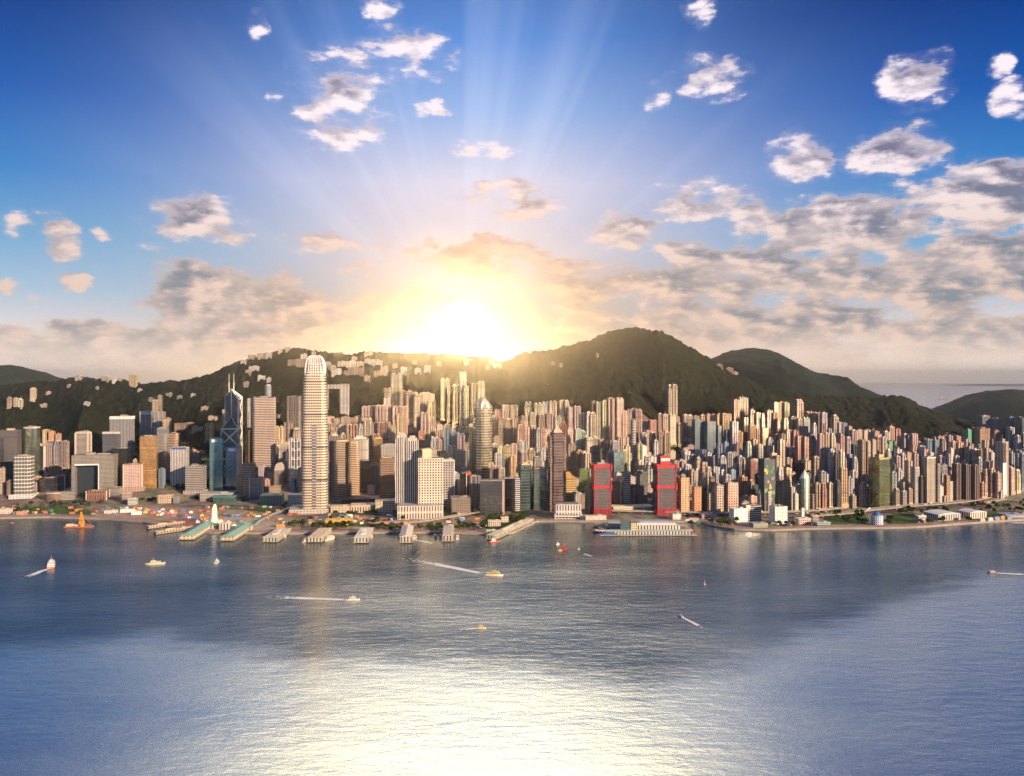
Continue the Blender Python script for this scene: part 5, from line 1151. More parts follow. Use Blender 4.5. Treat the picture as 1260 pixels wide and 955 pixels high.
# L-shaped white slab on the hill
def l_block():
    X, Y, z = hillY(424, 508); t = thing('hillside_block', 'tall L-shaped white apartment slab on the slope right of the tallest tower', 'hillside block', (X, Y, z), R(6)); k = Y / F
    m = MB(); m.prism(rect(11 * k, 14), -10, 37 * k, 0, 1); m.build('tower', ['balconies', 'roof_light'], t, COL['w'][1])
    m = MB(); m.box(-13.5 * k, 0, 31 * k, 36 * k, 16 * k, 13, 0, 1, bottom=True); m.box(-20 * k, 2, -30, 31 * k, 1.5 * k, 6, 0, 1); m.build('wing', ['balconies', 'roof_light'], t, COL['w'][1])
l_block()

# ------------------------------------------------------------------ labels of the repeats: what they look like, what they stand by, counted from that landmark
ORD = ['nearest', 'second', 'third', 'fourth', 'fifth', 'sixth', 'seventh', 'eighth', 'ninth', 'tenth', 'eleventh', 'twelfth', 'thirteenth', 'fourteenth', 'fifteenth']
def label_all(items, noun, rows, marks):
    bins = {}
    for it in items:
        m = min(marks, key=lambda q: abs(q[0] - it['px']) + 0.25 * abs(q[1] - it['pym']))
        side = 'right' if it['px'] >= m[0] else 'left'
        it['key'] = (it['size'], it['col'], rows(it), side, m[2]); it['dist'] = abs(it['px'] - m[0])
        bins.setdefault(it['key'], []).append(it)
    for (size, col, row, side, m), L in bins.items():
        L.sort(key=lambda i: i['dist'])
        for k, it in enumerate(L):
            o_ = (ORD[min(k, 14)] + ' ') if len(L) > 1 else ''
            lb = f"{o_}{size}{col} {noun}{row}, {side} of the {m}"
            it['o']['label'] = lb if len(lb.replace('-', ' ').split()) <= 16 else lb.replace(' by the waterfront', ' low down').replace(' on the slope', '')
for it in built:
    it['pym'] = (it['pyt'] + it['pyb']) / 2
    it['size'] = 'slender ' if it['wpx'] <= 6 else ('broad ' if it['wpx'] >= 9 else '')
def row_of(it):
    b = it['pyb']; return ' by the waterfront' if b > 606 else (' mid-city' if b > 572 else ' upslope')
label_all(built, 'tower', row_of, LAND)
for it in built: it['o']['group'] = 'apartment towers of the city'
HM = [(97, 466, 'gate-shaped building'), (230, 500, 'white finned tower'), (286, 470, 'twin-masted cross-braced tower'), (387, 440, 'clawed silver tower'), (501, 440, 'tall white ribbed pair'), (594, 440, 'pointed glass tower with the mast'), (739, 440, 'narrower red-trimmed tower'), (870, 440, 'blue green glass trio'), (20, 480, 'dark tower at the far left')]
for it in hl: it['size'] = 'long ' if it['w'] > 11 else ('small ' if it['w'] < 7 else ''); it['pym'] = it['py']; it['o']['group'] = 'houses scattered over the hills'
label_all(hl, 'house', lambda i: ' on the ridge' if i['py'] < 446 else ' on the slope', HM)
# ------------------------------------------------------------------ roads, lots and lawns (sheets a little above the flat ground)
def sheet(name, pts, z, mat, kind='structure', label=None):
    P = [ground_at(x, y, z) for x, y in pts]
    if sum(P[i][0] * P[(i + 1) % len(P)][1] - P[(i + 1) % len(P)][0] * P[i][1] for i in range(len(P))) < 0: P.reverse()
    m = MB(); m.v = [(x, y, z) for x, y in P]; m.face(tuple(range(len(P))), 0); o = m.build(name, [mat]); return tag(o, label, kind=kind)
plain('dirt', (0.34, 0.24, 0.16), 0.95, vary=0.35, scale=0.03)
plain('paving', (0.40, 0.32, 0.25), 0.9, vary=0.25, scale=0.05)
plain('redpaving', (0.30, 0.12, 0.09), 0.9, vary=0.25, scale=0.05)
sheet('lawn', [(-20, 628), (-20, 631.5), (60, 632), (120, 634), (118, 631), (90, 622), (60, 623), (20, 625)], 3.10, 'lawn')
sheet('dirt_lot', [(120, 635.5), (180, 638), (235, 645), (300, 650), (370, 652), (372, 640), (300, 628), (200, 624), (125, 625), (112, 630)], 3.14, 'dirt')
sheet('dirt_lot', [(380, 640), (370, 650), (470, 652), (560, 652), (600, 648), (560, 640), (480, 640)], 3.14, 'dirt')
sheet('plaza', [(222, 636), (222, 646), (262, 652), (330, 653), (350, 645), (300, 636)], 3.20, 'paving')
sheet('plaza', [(212, 638), (226, 647), (250, 648), (248, 638)], 3.24, 'redpaving')
sheet('lawn', [(300, 627), (330, 631), (345, 628), (322, 624)], 3.18, 'lawn')
sheet('lawn', [(385, 646), (440, 648), (470, 648), (470, 645), (400, 643)], 3.18, 'lawn')
sheet('lawn', [(590, 642), (600, 652), (625, 652), (650, 641), (640, 634), (610, 634)], 3.12, 'lawn')
sheet('lawn', [(1006, 634), (1022, 645), (1066, 645), (1066, 636), (1045, 633)], 3.12, 'lawn')
sheet('lawn', [(1090, 636), (1092, 645), (1126, 644), (1132, 640), (1124, 632), (1098, 632)], 3.12, 'lawn')
sheet('lawn', [(1180, 641), (1262, 636), (1262, 630), (1216, 628), (1214, 637)], 3.12, 'lawn')
sheet('dirt_lot', [(838, 633), (862, 639), (884, 645), (905, 649), (905, 643), (880, 634)], 3.12, 'dirt')
def road(name, pts, width, z, mat='asphalt'):
    P = [ground_at(x, y, z) for x, y in pts]; m = MB(); m.path(P, width, z, .3, 0, 0); return tag(m.build(name, [mat]), kind='structure')
road('road', [(-20, 622), (60, 619), (130, 620.5), (200, 621), (300, 622.5), (370, 630), (480, 634), (560, 634), (640, 627), (720, 628)], 24, 3.45)
road('road', [(840, 634), (900, 634), (960, 638), (1000, 634), (1040, 629)], 18, 3.45)
road('promenade_path', [(-20, 634), (60, 633.5), (120, 635)], 8, 3.6, 'paving')

# elevated highways: deck, parapets, piers as parts
def flyover(label, pts, z0, width, phrase=None, sid=0.0):
    P = [ground_at(x, y, z) for x, y, z in pts]; Z = [p[2] for p in pts]
    # smooth the line
    Q = []; n = len(P)
    for i in range(n - 1):
        for k in range(6):
            f = k / 6; p0, p1, p2, p3 = P[max(i - 1, 0)], P[i], P[i + 1], P[min(i + 2, n - 1)]
            q = [0.5 * (2 * p1[a] + (p2[a] - p0[a]) * f + (2 * p0[a] - 5 * p1[a] + 4 * p2[a] - p3[a]) * f * f + (3 * p1[a] - p0[a] - 3 * p2[a] + p3[a]) * f ** 3) for a in (0, 1)]
            Q.append((q[0], q[1], Z[i] + (Z[i + 1] - Z[i]) * f))
    Q.append((*P[-1], Z[-1])); ox, oy = Q[0][0], Q[0][1]
    t = thing('elevated_road', label, 'elevated road', (ox, oy, 0)); L = [(x - ox, y - oy, z) for x, y, z in Q]
    m = MB(); m.path(L, width, 0, 1.6, 0, 1); m.build('deck', ['deck', 'concrete'], t)
    for sgn in (-1, 1):
        E = []
        for i, p in enumerate(L):
            a, b = L[max(i - 1, 0)], L[min(i + 1, len(L) - 1)]; d = Vector((b[0] - a[0], b[1] - a[1], 0)).normalized(); E.append((p[0] - d.y * sgn * (width / 2 - .3), p[1] + d.x * sgn * (width / 2 - .3), p[2] + 1.1))
        m = MB(); m.path(E, .5, 0, 1.1, 0, 0); m.build('parapet', ['concrete'], t)
    m = MB(); m.path([(x, y, z + .09) for x, y, z in L], .4, 0, .05, 0, 0); m.build('lane_line', ['white'], t)
    for i in range(2, len(L) - 1, 3):
        m = MB(); x, y, z = L[i]
        if z > 6: m.box(x, y, -4, z - 1.5, 2.4, 3.2, 0, 0); m.box(x, y, z - 3, z - 1.6, 3, width * .6, 0, 0); m.build('pier', ['concrete'], t)
    return Q
R1 = flyover('pale elevated highway sweeping behind the piers from the gridded hotel to the white ferry building', [(474, 644, 6), (510, 642, 8), (545, 637, 10), (585, 630, 11), (620, 624, 11), (655, 620.5, 11), (700, 620, 11), (730, 622, 11), (760, 628, 11)], 0, 17)
R2 = flyover('elevated highway running behind the red-trimmed towers along the waterfront blocks', [(748, 628, 12), (800, 629, 12), (850, 630, 12), (900, 631, 12), (950, 630, 12), (1000, 628, 12), (1040, 624, 12)], 0, 15)
R3 = flyover('broad elevated highway curving past the waterside park and sports halls', [(1002, 634, 11), (1040, 631, 12), (1070, 627, 12), (1110, 623, 12), (1150, 620, 12), (1190, 616, 12), (1225, 609, 12), (1262, 600, 12), (1300, 592, 12)], 0, 24)
R4 = flyover('lower slip road dropping beside the broad highway near the right edge', [(1195, 621, 9), (1225, 616, 9), (1262, 608, 9), (1300, 600, 9)], 0, 12)

# vehicles on the highways
def vehicle(kind):
    if kind == 'bus':
        t = thing('bus', '', 'bus', (0, 0, 0)); m = MB(); m.box(0, 0, .5, 4.2, 11, 2.6, 0, 0); m.build('body', ['paint'], t, (.8, .75, .7))
        m = MB(); m.box(0, 0, 1.6, 3.6, 10.6, 2.7, 0, 0); m.build('window_band', ['dark'], t); wl = 3.6
    elif kind == 'truck':
        t = thing('truck', '', 'truck', (0, 0, 0)); m = MB(); m.box(-1, 0, .9, 3.8, 7, 2.5, 0, 0); m.build('cargo_box', ['white'], t)
        m = MB(); m.box(3.6, 0, .6, 2.9, 1.9, 2.3, 0, 0); m.build('cab', ['paint'], t, (.5, .1, .08)); wl = 2.8
    else:
        t = thing('car', '', 'car', (0, 0, 0)); m = MB(); m.prism([(-2.2, -.9), (2.2, -.9), (2.2, .9), (-2.2, .9)], .35, .95, 0, 0); m.build('body', ['paint'], t, (.8, .8, .8))
        m = MB(); m.prism([(-1.4, -.8), (1.1, -.8), (1.1, .8), (-1.4, .8)], .95, 1.5, 0, 0, top=[(-1.0, -.65), (.6, -.65), (.6, .65), (-1.0, .65)]); m.build('cabin', ['dark'], t); wl = 1.4
    for sx in (-1, 1):
        for sy in (-1, 1):
            m = MB(); m.tube((sx * wl, sy * .95 - .15, .38), (sx * wl, sy * .95 + .15, .38), .38, 0, 8); m.build('wheel', ['dark'], t)
    return t
rv = random.Random(3); first = {}
CARC = [('white', (.8, .8, .78)), ('red', (.6, .05, .04)), ('black', (.03, .03, .03)), ('silver', (.5, .5, .52)), ('blue', (.05, .12, .4))]
for (Q, nm, w) in ((R1, 'highway behind the piers', 17), (R2, 'highway behind the red-trimmed towers', 15), (R3, 'broad highway past the waterside park', 24)):
    for k in range(14):
        i = rv.randrange(1, len(Q) - 2); a, b = Q[i], Q[i + 1]; f = rv.random(); d = Vector((b[0] - a[0], b[1] - a[1], 0)).normalized(); off = rv.choice([-1, 1]) * w * .25
        p = (a[0] + (b[0] - a[0]) * f - d.y * off, a[1] + (b[1] - a[1]) * f + d.x * off, a[2] + (b[2] - a[2]) * f + .02)
        kind = rv.choice(['car', 'car', 'car', 'bus', 'truck']); ang = math.atan2(d.y, d.x)
        cn, cc = rv.choice(CARC) if kind == 'car' else ('red', (.6, .08, .05))
        key = kind
        if key not in first: o = first[key] = vehicle(kind); o.location = p; o.rotation_euler = (0, 0, ang)
        else: o = copy_thing(first[key], p, ang)
        o['group'] = kind + ('es' if kind == 'bus' else 's') + ' on the ' + nm
        o['label'] = {'car': f'{cn} car driving on the {nm}', 'bus': f'pale bus driving on the {nm}', 'truck': f'white box truck with red cab on the {nm}'}[kind]
        if kind == 'car':
            o['group'] = cn + ' ' + o['group']
            for ch in o.children:
                if ch.name.startswith('body'): ch.color = (*cc, 1)

# ------------------------------------------------------------------ piers
def pier(px0, py0, px1, py1, wpx, h, wall, roofc, label, style='store', roof='flat', name='ferry_pier', lamp=False):
    """hall on piles; px0,py0 = middle of its seaward end at water level, px1,py1 = landward end"""
    x0, y0 = ground_at(px0, py0, 0); x1, y1 = ground_at(px1, py1, 0); L = math.hypot(x1 - x0, y1 - y0); a = math.atan2(y1 - y0, x1 - x0); w = wpx / F * y0
    t = thing(name, label, 'pier', (x0, y0, 0), a)
    m = MB(); m.box(L / 2, 0, 1.4, 2.8, L, w + 5, 0, 0, bottom=True); m.build('deck', ['concrete'], t)
    n = max(4, int(L / 9))
    m = MB()
    for i in range(n):
        for s_ in (-1, 1): m.cyl(2 + (L - 4) * i / (n - 1), s_ * w * .45, -4, 1.4, .9, 0, 0, 6)
    m.build('piles', ['dark'], t)
    m = MB(); m.box(L / 2 + 1, 0, 2.8, 2.8 + h, L - 3, w, 0, 1); m.build('hall', [style, 'roof_light'], t, wall)
    m = MB()
    if roof == 'gable':
        b = len(m.v); z = 2.8 + h; X0, X1, wy = 0, L + .5, w / 2 + 1.5
        m.v += [(X0, -wy, z), (X1, -wy, z), (X1, wy, z), (X0, wy, z), (X0, 0, z + w * .16), (X1, 0, z + w * .16)]
        for f in ((0, 1, 5, 4), (2, 3, 4, 5), (1, 2, 5), (3, 0, 4), (3, 2, 1, 0)): m.face(tuple(b + i for i in f), 0)
    elif roof == 'ribs':
        for i in range(3): m.box(L / 2 + .5, (i - 1) * w * .33, 2.8 + h, 2.8 + h + 1.8, L - 2, w * .24, 0, 0)
        m.box(L / 2 + .5, 0, 2.8 + h, 2.8 + h + .8, L, w + 2, 0, 0)
    else:
        m.box(L / 2 + .5, 0, 2.8 + h, 2.8 + h + 1, L, w + 2, 0, 0); m.box(L * .4, 0, 3.8 + h, 6.5 + h, L * .25, w * .3, 0, 0); m.box(L * .75, w * .15, 3.8 + h, 5.5 + h, L * .1, w * .25, 0, 0)
    m.build('roof', ['paint'], t, roofc)
    return t
GR = (.20, .40, .33)
pier(229, 665, 256, 649, 17, 9, (.66, .58, .40), GR, 'cream pier hall with a turquoise green roof, left of the two green-roofed piers', roof='gable')
pier(279, 666.5, 304, 651, 16, 9, (.66, .58, .40), GR, 'cream pier hall with a turquoise green roof, right of the two green-roofed piers', roof='gable')
low(246, 272, 645, 652, (.60, .55, .42), 'green-roofed cross hall on the shore behind the left green pier', 'tall_slots', roofc=GR); low(290, 312, 646, 653, (.60, .55, .42), 'green-roofed cross hall on the shore behind the right green pier', 'tall_slots', roofc=GR)
low(270, 284, 643, 653, (.66, .62, .55), 'small white arched hall between the two green-roofed cross halls', 'tall_slots')
pier(181, 651, 226, 645, 7, 4, (.5, .40, .28), (.60, .46, .30), 'long low tan public pier, upper of two open finger piers', 'tall_slots', 'flat')
pier(190, 658, 238, 651, 7, 4, (.48, .38, .28), (.56, .44, .30), 'long low tan public pier, lower of two open finger piers', 'tall_slots', 'flat')
pier(332, 668, 350, 656, 17, 9, (.50, .52, .42), (.72, .62, .48), 'flat-roofed pale pier with a small roof cabin, first right of the green piers', 'tall_slots')
pier(387, 668, 400, 656, 17, 9, (.55, .54, .46), (.62, .50, .36), 'pier with three long ribbed roof strips', 'tall_slots', 'ribs')
pier(444, 669, 452, 656, 16, 10, (.58, .57, .47), (.76, .70, .56), 'plain pale boxy pier with a green grey front', 'tall_slots')
pier(499, 669, 502, 655, 14, 13, (.58, .55, .46), (.66, .60, .50), 'tall pier with a raised gabled roof between round white boats', 'tall_slots', 'gable')
pier(551, 667, 552, 655, 13, 12, (.52, .46, .38), (.58, .50, .42), 'pier with a stepped brown roof between small moored boats', 'tall_slots', 'ribs')
pier(603, 665, 652, 643, 11, 8, (.50, .50, .36), (.62, .54, .40), 'long slanting pier running back to the sea wall beside the red boat', 'tall_slots')
low(598, 611, 652, 663, (.36, .44, .34), 'green grey square building at the head of the slanting pier', 'tall_slots', roofc=(.5, .55, .4))
# white ferry building with arcade
def ferry_building():
    s = Spot(681, 717, 620, 639, .5, 0); t = thing('ferry_building', 'white waterfront building with slotted upper wall over an open arcade', 'ferry building', (s.loc[0], s.loc[1], 3), 0); w, d, h = s.w, s.d, s.h
    m = MB(); m.box(0, 0, 12, h, w * .9, d, 0, 1, bottom=True); m.build('upper_hall', ['tall_slots', 'roof_light'], t, (.80, .76, .70))
    m = MB(); m.box(0, -4, 6.5, 9, w, d * 1.1, 0, 0, bottom=True); m.box(0, -4, -2, 1.5, w, d * 1.1, 0, 0); m.build('terrace', ['white'], t)
    for i in range(9):
        m = MB(); m.box(-w * .47 + w * .94 * i / 8, -d * .5, 1.5, 12, 1.6, 1.6, 0, 0); m.build('column', ['white'], t)
    m = MB(); m.box(0, 2, 1, 12, w * .8, d * .6, 0, 0); m.build('ground_floor', ['glassdark'], t)
    m = MB(); m.box(0, 0, h, h + 3, w * .7, d * .5, 1, 1); m.build('roof_plant', ['white', 'roof'], t)
ferry_building()
# ferry terminal
def terminal():
    x0, y0 = ground_at(738, 660, 0); x1, _ = ground_at(858, 660, 0); w = x1 - x0; cx = (x0 + x1) / 2
    t = thing('ferry_terminal', 'big white and grey ferry terminal with a long outer pier and teal glass tower', 'ferry terminal', (cx, y0, 0), 0)
    m = MB(); m.box(0, 13, .8, 3, w, 24, 0, 0, bottom=True); m.build('outer_deck', ['concrete'], t)
    m = MB()
    for i in range(40): m.cyl(-w * .49 + w * .98 * i / 39, 2, -4, .8, 1, 0, 0, 6)
    m.build('piles', ['dark'], t)
    m = MB(); m.box(2, 14, 3, 11, w * .88, 15, 0, 1); m.build('outer_hall', ['tall_slots', 'roof_light'], t, (.62, .60, .54))
    m = MB(); m.box(2, 14, 11, 12.2, w * .90, 18, 0, 0); m.build('outer_roof', ['paint'], t, (.42, .52, .46))
    xt = X_at(774, y0) - cx
    m = MB(); m.box(xt - 6, 26, 0, 34, 24, 20, 0, 1); m.build('glass_tower', ['curtain', 'roof'], t, (.30, .46, .46))
    m = MB(); m.box(xt + 15, 24, 0, 30, 16, 20, 0, 1); m.build('cream_tower', ['grid', 'roof'], t, (.74, .64, .42))
    xb = X_at(812, y0) - cx
    m = MB(); m.box(xb + 6, 62, 1, 17, w * .46, 26, 0, 1, bottom=True); m.box(xb + 2, 64, 17, 23, w * .40, 20, 0, 1); m.build('departure_hall', ['tall_slots', 'roof_light'], t, (.80, .76, .70))
    m = MB(); m.box(xb - 4, 66, 23, 25, w * .30, 16, 0, 0); m.build('blue_roof', ['paint'], t, (.30, .44, .62))
    m = MB(); m.box(-w * .3, 70, 1, 15, 52, 40, 0, 1); m.box(-w * .3, 70, 15, 20, 40, 28, 0, 1); m.build('side_hall', ['office', 'roof_light'], t, (.46, .50, .46))
    m = MB(); m.box(-w * .02, 104, 8, 11, w * .98, 36, 0, 0, bottom=True); m.build('link_deck', ['concrete'], t)
    for i in range(8):
        m = MB(); m.box(-w * .42 + w * .12 * i, 108, -3, 8, 3, 3, 0, 0); m.build('column', ['concrete'], t)
    m = MB(); m.box(-w * .05, 106, 11, 16, w * .62, 24, 0, 0); m.build('green_canopy', ['paint'], t, (.30, .40, .32))
terminal()
low(750, 803, 622, 631, (.74, .62, .40), 'long cream podium hall between the two red-trimmed towers', 'grid', roofc=(.80, .68, .44), ratio=.35)
low(719, 746, 634, 641, (.60, .56, .48), 'pale covered walkway left of the ferry terminal', 'plainwall', ratio=.3); low(826, 838, 632, 640, (.70, .66, .60), 'white pointed end of the terminal walkway', 'plainwall', ratio=.5)
# curved covered footbridge beside the tallest tower
def footbridge():
    pts = [(372, 619, 13), (352, 626, 12), (334, 633, 11), (320, 640, 10), (314, 646, 8)]; P = [(*ground_at(x, y, z), z) for x, y, z in pts]; ox, oy = P[0][0], P[0][1]
    t = thing('footbridge', 'curved footbridge with a blue grey roof leading from the tallest tower to the piers', 'footbridge', (ox, oy, 0)); L = [(x - ox, y - oy, z) for x, y, z in P]
    m = MB(); m.path(L, 8, 0, .8, 0, 0); m.build('roof', ['paint'], t, (.40, .47, .56))
    m = MB(); m.path([(x, y, z - 3.5) for x, y, z in L], 7, 0, .8, 0, 0); m.build('walkway', ['concrete'], t)
    for x, y, z in L[1:]:
        m = MB(); m.box(x, y, -3 + 3, z - .8, 1.2, 1.2, 0, 0); m.build('post', ['concrete'], t)
footbridge()

# ------------------------------------------------------------------ big wheel
def wheel():
    X, Y = ground_at(264, 645, 3.2); Rw = 22.0; hub = 26.5; t = thing('ferris_wheel', 'white lit ferris wheel seen nearly edge-on behind the green-roofed piers', 'ferris wheel', (X, Y, 3.2), R(99))
    m = MB(); n = 42
    for s_ in (-1.6, 1.6):
        for i in range(n):
            a, b = 2 * math.pi * i / n, 2 * math.pi * (i + 1) / n
            m.tube((Rw * math.cos(a), s_, hub + Rw * math.sin(a)), (Rw * math.cos(b), s_, hub + Rw * math.sin(b)), .5, 0, 4)
    for i in range(n): a = 2 * math.pi * i / n; m.tube((Rw * math.cos(a), -1.6, hub + Rw * math.sin(a)), (Rw * math.cos(a), 1.6, hub + Rw * math.sin(a)), .25, 0, 4)
    m.build('rim', ['wheelwhite'], t)
    for i in range(21):
        a = 2 * math.pi * i / 21; m = MB(); m.tube((0, 0, hub), (Rw * math.cos(a), 0, hub + Rw * math.sin(a)), .3, 0, 4); m.build('spoke', ['wheelwhite'], t)
        m = MB(); m.cyl((Rw + 2) * math.cos(a), 0, hub + (Rw + 2) * math.sin(a) - 1.4, hub + (Rw + 2) * math.sin(a) + 1.2, 1.5, 0, 0, 8); m.build('gondola', ['wheelwhite'], t)
    for s_ in (-1, 1):
        for q in (-1, 1):
            m = MB(); m.tube((q * 13, s_ * 8, 0), (0, s_ * 2.4, hub), .9, 0, 6); m.build('support_leg', ['wheelwhite'], t)
    m = MB(); m.tube((0, -3, hub), (0, 3, hub), 1.8, 0, 10); m.build('hub', ['wheelwhite'], t)
    m = MB(); m.box(0, 0, 0, 2.5, 34, 18, 0, 0); m.build('platform', ['paint'], t, (.75, .68, .5))
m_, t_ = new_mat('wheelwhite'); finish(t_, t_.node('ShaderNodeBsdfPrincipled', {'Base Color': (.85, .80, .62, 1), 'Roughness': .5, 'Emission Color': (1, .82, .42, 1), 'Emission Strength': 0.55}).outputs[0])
wheel()
# ------------------------------------------------------------------ fairground and site tents, sheds
def tent(px, py, w, h, col, label, kind='peak', group=None):
    X, Y = ground_at(px, py, 3.2); t = thing('tent', label, 'tent', (X, Y, 3.2), R((px * 37) % 50)); m = MB()
    if kind == 'peak': m.prism(rect(w, w), 0, h * .45, 0, None); m.pyramid([(x * 1.06, y * 1.06) for x, y in rect(w, w)], h * .45, (0, 0, h))
    else:
        n = 5; L = w * 1.8
        for i in range(n):
            a0, a1 = math.pi * i / n, math.pi * (i + 1) / n; b = len(m.v); m.v += [(-L/2, -w/2*math.cos(a0), h*math.sin(a0)), (L/2, -w/2*math.cos(a0), h*math.sin(a0)), (L/2, -w/2*math.cos(a1), h*math.sin(a1)), (-L/2, -w/2*math.cos(a1), h*math.sin(a1)), (-L/2, 0, 0), (L/2, 0, 0)]
            m.face((b, b+1, b+2, b+3)); m.face((b+4, b, b+3)); m.face((b+1, b+5, b+2))
    m.build('canvas', ['paint'], t, col); m = MB()
    for sx in (-1, 1):
        for sy in (-1, 1): m.tube((sx * w * .5, sy * w * .5, 0), (sx * w * .5, sy * w * .5, h * .5), .3, 0, 4)
    m.build('poles', ['white'], t)
    if group: t['group'] = group
TC = [('orange', (.75, .28, .04)), ('yellow', (.80, .52, .06)), ('blue', (.10, .16, .50)), ('white', (.8, .78, .74)), ('red', (.62, .10, .06)), ('purple', (.32, .14, .36))]
rt = random.Random(8)
for k in range(46):
    px = rt.uniform(176, 256); py = np.interp(px, [176, 256], [628, 631]) + rt.uniform(-2, 9) * (0.5 + (px - 176) / 160); cn, cc = rt.choice(TC)
    tent(px, py, rt.uniform(7, 11), rt.uniform(5, 7), cc, f'small {cn} peaked tent of the fairground left of the big wheel', group=f'{cn} fairground tents')
for px, py, w, l in ((157, 630, 20, 'largest'), (168, 633, 14, 'smaller')): tent(px, py, w, 9, (.8, .78, .74), f'{l} white domed tent on the waterfront left of the fairground', 'dome')
for px, py in ((243, 643), (250, 646), (254, 643), (259, 648), (272, 643), (276, 647), (281, 644), (288, 648)): tent(px, py, 10, 8, (.82, .78, .66), 'white peaked tent at the foot of the big wheel', group='white tents at the wheel')
low(400, 431, 639, 646, (.72, .36, .06), 'long orange yellow shed on the building site in front of the mall', 'plainwall', roofc=(.74, .44, .10)); low(424, 431, 640, 647, (.75, .50, .05), 'yellow end block of the building site shed', 'plainwall', roofc=(.78, .56, .08))
low(340, 352, 645, 650, (.70, .34, .14), 'orange roofed kiosk near the curved footbridge', 'plainwall', roofc=(.72, .36, .12)); low(462, 480, 643, 649, (.50, .26, .22), 'low pink roofed shed before the long cream mall', 'plainwall', roofc=(.58, .32, .28)); low(484, 505, 642, 648, (.60, .40, .28), 'low tan site hut in front of the hotel podium', 'plainwall')
low(600, 616, 640, 648, (.62, .54, .42), 'small cream hall among the trees behind the slanting pier', 'grid'); low(616, 626, 636, 643, (.70, .62, .46), 'slim cream hall among the trees behind the slanting pier', 'grid')
low(-6, 16, 626, 633, (.66, .58, .5), 'low white works shed at the left end of the shore', 'plainwall'); low(20, 34, 629, 634, (.60, .32, .22), 'low red roofed works shed near the left lawn', 'plainwall'); low(128, 146, 628, 632, (.74, .68, .6), 'long white canopy on the lawn right of the crane barge', 'plainwall')
for k, (px, py) in enumerate(((1226, 641), (1218, 642), (1233, 640), (1241, 640.5), (1208, 643), (1249, 639))): low(px - 4, px + 4, py - 5, py, [(.3, .35, .5), (.7, .68, .66), (.62, .34, .14)][k % 3], ['small blue shed', 'small white shed', 'small orange shed'][k % 3] + [' on the quay, first of its colour from the sports halls', ' on the quay, last of its colour before the right edge'][k // 3], 'plainwall')

# ------------------------------------------------------------------ trees
def make_tree(seed):
    r = random.Random(seed); t = thing('tree', '', 'tree', (0, 0, 0)); m = MB(); m.cyl(0, 0, -1, 4, .5, 0, 0, 6, .3)
    for k in range(3): a = r.uniform(0, 6.3); m.tube((0, 0, 3), (2 * math.cos(a), 2 * math.sin(a), 6), .2, 0, 4)
    m.build('trunk', ['bark'], t); m = MB()
    for k in range(260):
        a, b = r.uniform(0, 6.283), r.uniform(-.5, 1); rr = 4.3 * r.uniform(.5, 1.08); cc = math.sqrt(max(0, 1 - b * b)); c = Vector((rr * cc * math.cos(a), rr * cc * math.sin(a), 6.2 + rr * b * .85))
        u = Vector((r.uniform(-1, 1), r.uniform(-1, 1), r.uniform(-1, 1))).normalized(); v = u.orthogonal().normalized(); s_ = r.uniform(.7, 1.3); i = len(m.v)
        m.v += [tuple(c + u * s_), tuple(c + v * s_ * .8), tuple(c - u * s_), tuple(c - v * s_ * .8)]; m.face((i, i + 1, i + 2, i + 3))
    m.build('crown', ['leaves'], t); return t
protos = [make_tree(s_) for s_ in (1, 2, 3)]; pk = [list(p.children) for p in protos]; used = [False] * 3
GROVES = [  # polygon-ish boxes px0, px1, py0, py1, count, where
 (340, 375, 646, 650, 12, 'by the footbridge end'), (383, 438, 647, 652, 34, 'on the promenade between the ribbed and flat piers'), (455, 495, 648, 653, 26, 'on the promenade left of the gabled pier'), (506, 545, 649, 653, 26, 'on the promenade between the gabled and brown piers'),
 (556, 600, 646, 653, 30, 'on the shore right of the brown-roofed pier'), (598, 650, 633, 643, 40, 'in the small park behind the slanting pier'), (545, 600, 634, 636, 8, 'under the sweeping highway'), (868, 912, 643, 648, 22, 'on the shore left of the plain white blocks'), (925, 978, 644, 649, 14, 'around the big white waterfront cube'),
 (1004, 1066, 633, 637, 26, 'along the top of the waterside park'), (1052, 1068, 637, 646, 14, 'left of the blue round hall'), (1090, 1100, 638, 646, 10, 'right of the blue round hall'), (1100, 1180, 628, 633, 30, 'between the highway and the ribbed hall'), (1130, 1215, 641, 645, 22, 'in front of the sports halls'),
 (1190, 1262, 620, 631, 40, 'below the highway near the right edge'), (60, 130, 618, 624, 22, 'before the gate-shaped building'), (170, 200, 610, 620, 16, 'beside the low cream hall'), (213, 250, 608, 617, 16, 'behind the fairground'), (290, 330, 606, 622, 20, 'behind the big wheel'), (345, 372, 621, 634, 10, 'left of the tallest tower'), (405, 490, 631, 635, 24, 'in front of the mall'), (546, 600, 626, 633, 14, 'behind the sweeping highway'), (840, 900, 636, 643, 10, 'in the depot yard'), (380, 560, 640, 646, 16, 'scattered over the building site'), (1000, 1060, 637, 645, 8, 'dotted over the lawn left of the blue round hall'), (16, 60, 622, 632, 16, 'on the left lawn')]
rg = random.Random(21)
for (a, b, c, d, n, where) in GROVES:
    for k in range(int(n * .8)):
        px, py = rg.uniform(a, b), rg.uniform(c, d); X, Y = ground_at(px, py, 3.1)
        if py_of(float(shoreY(px)), 3) < py + 1.2: continue
        if not clear_of(X, Y, -6): continue
        i = rg.randrange(3); sc_ = rg.uniform(.75, 1.5)
        if not used[i]: o = protos[i]; used[i] = True; o.location = (X, Y, 3.1); o.rotation_euler = (0, 0, rg.uniform(0, 6))
        else: o = copy_thing(protos[i], (X, Y, 3.1), rg.uniform(0, 6), kids=pk[i])
        o.scale = (sc_, sc_, sc_ * rg.uniform(.85, 1.2)); o['label'] = 'round dark green tree ' + where; o['group'] = 'trees ' + where
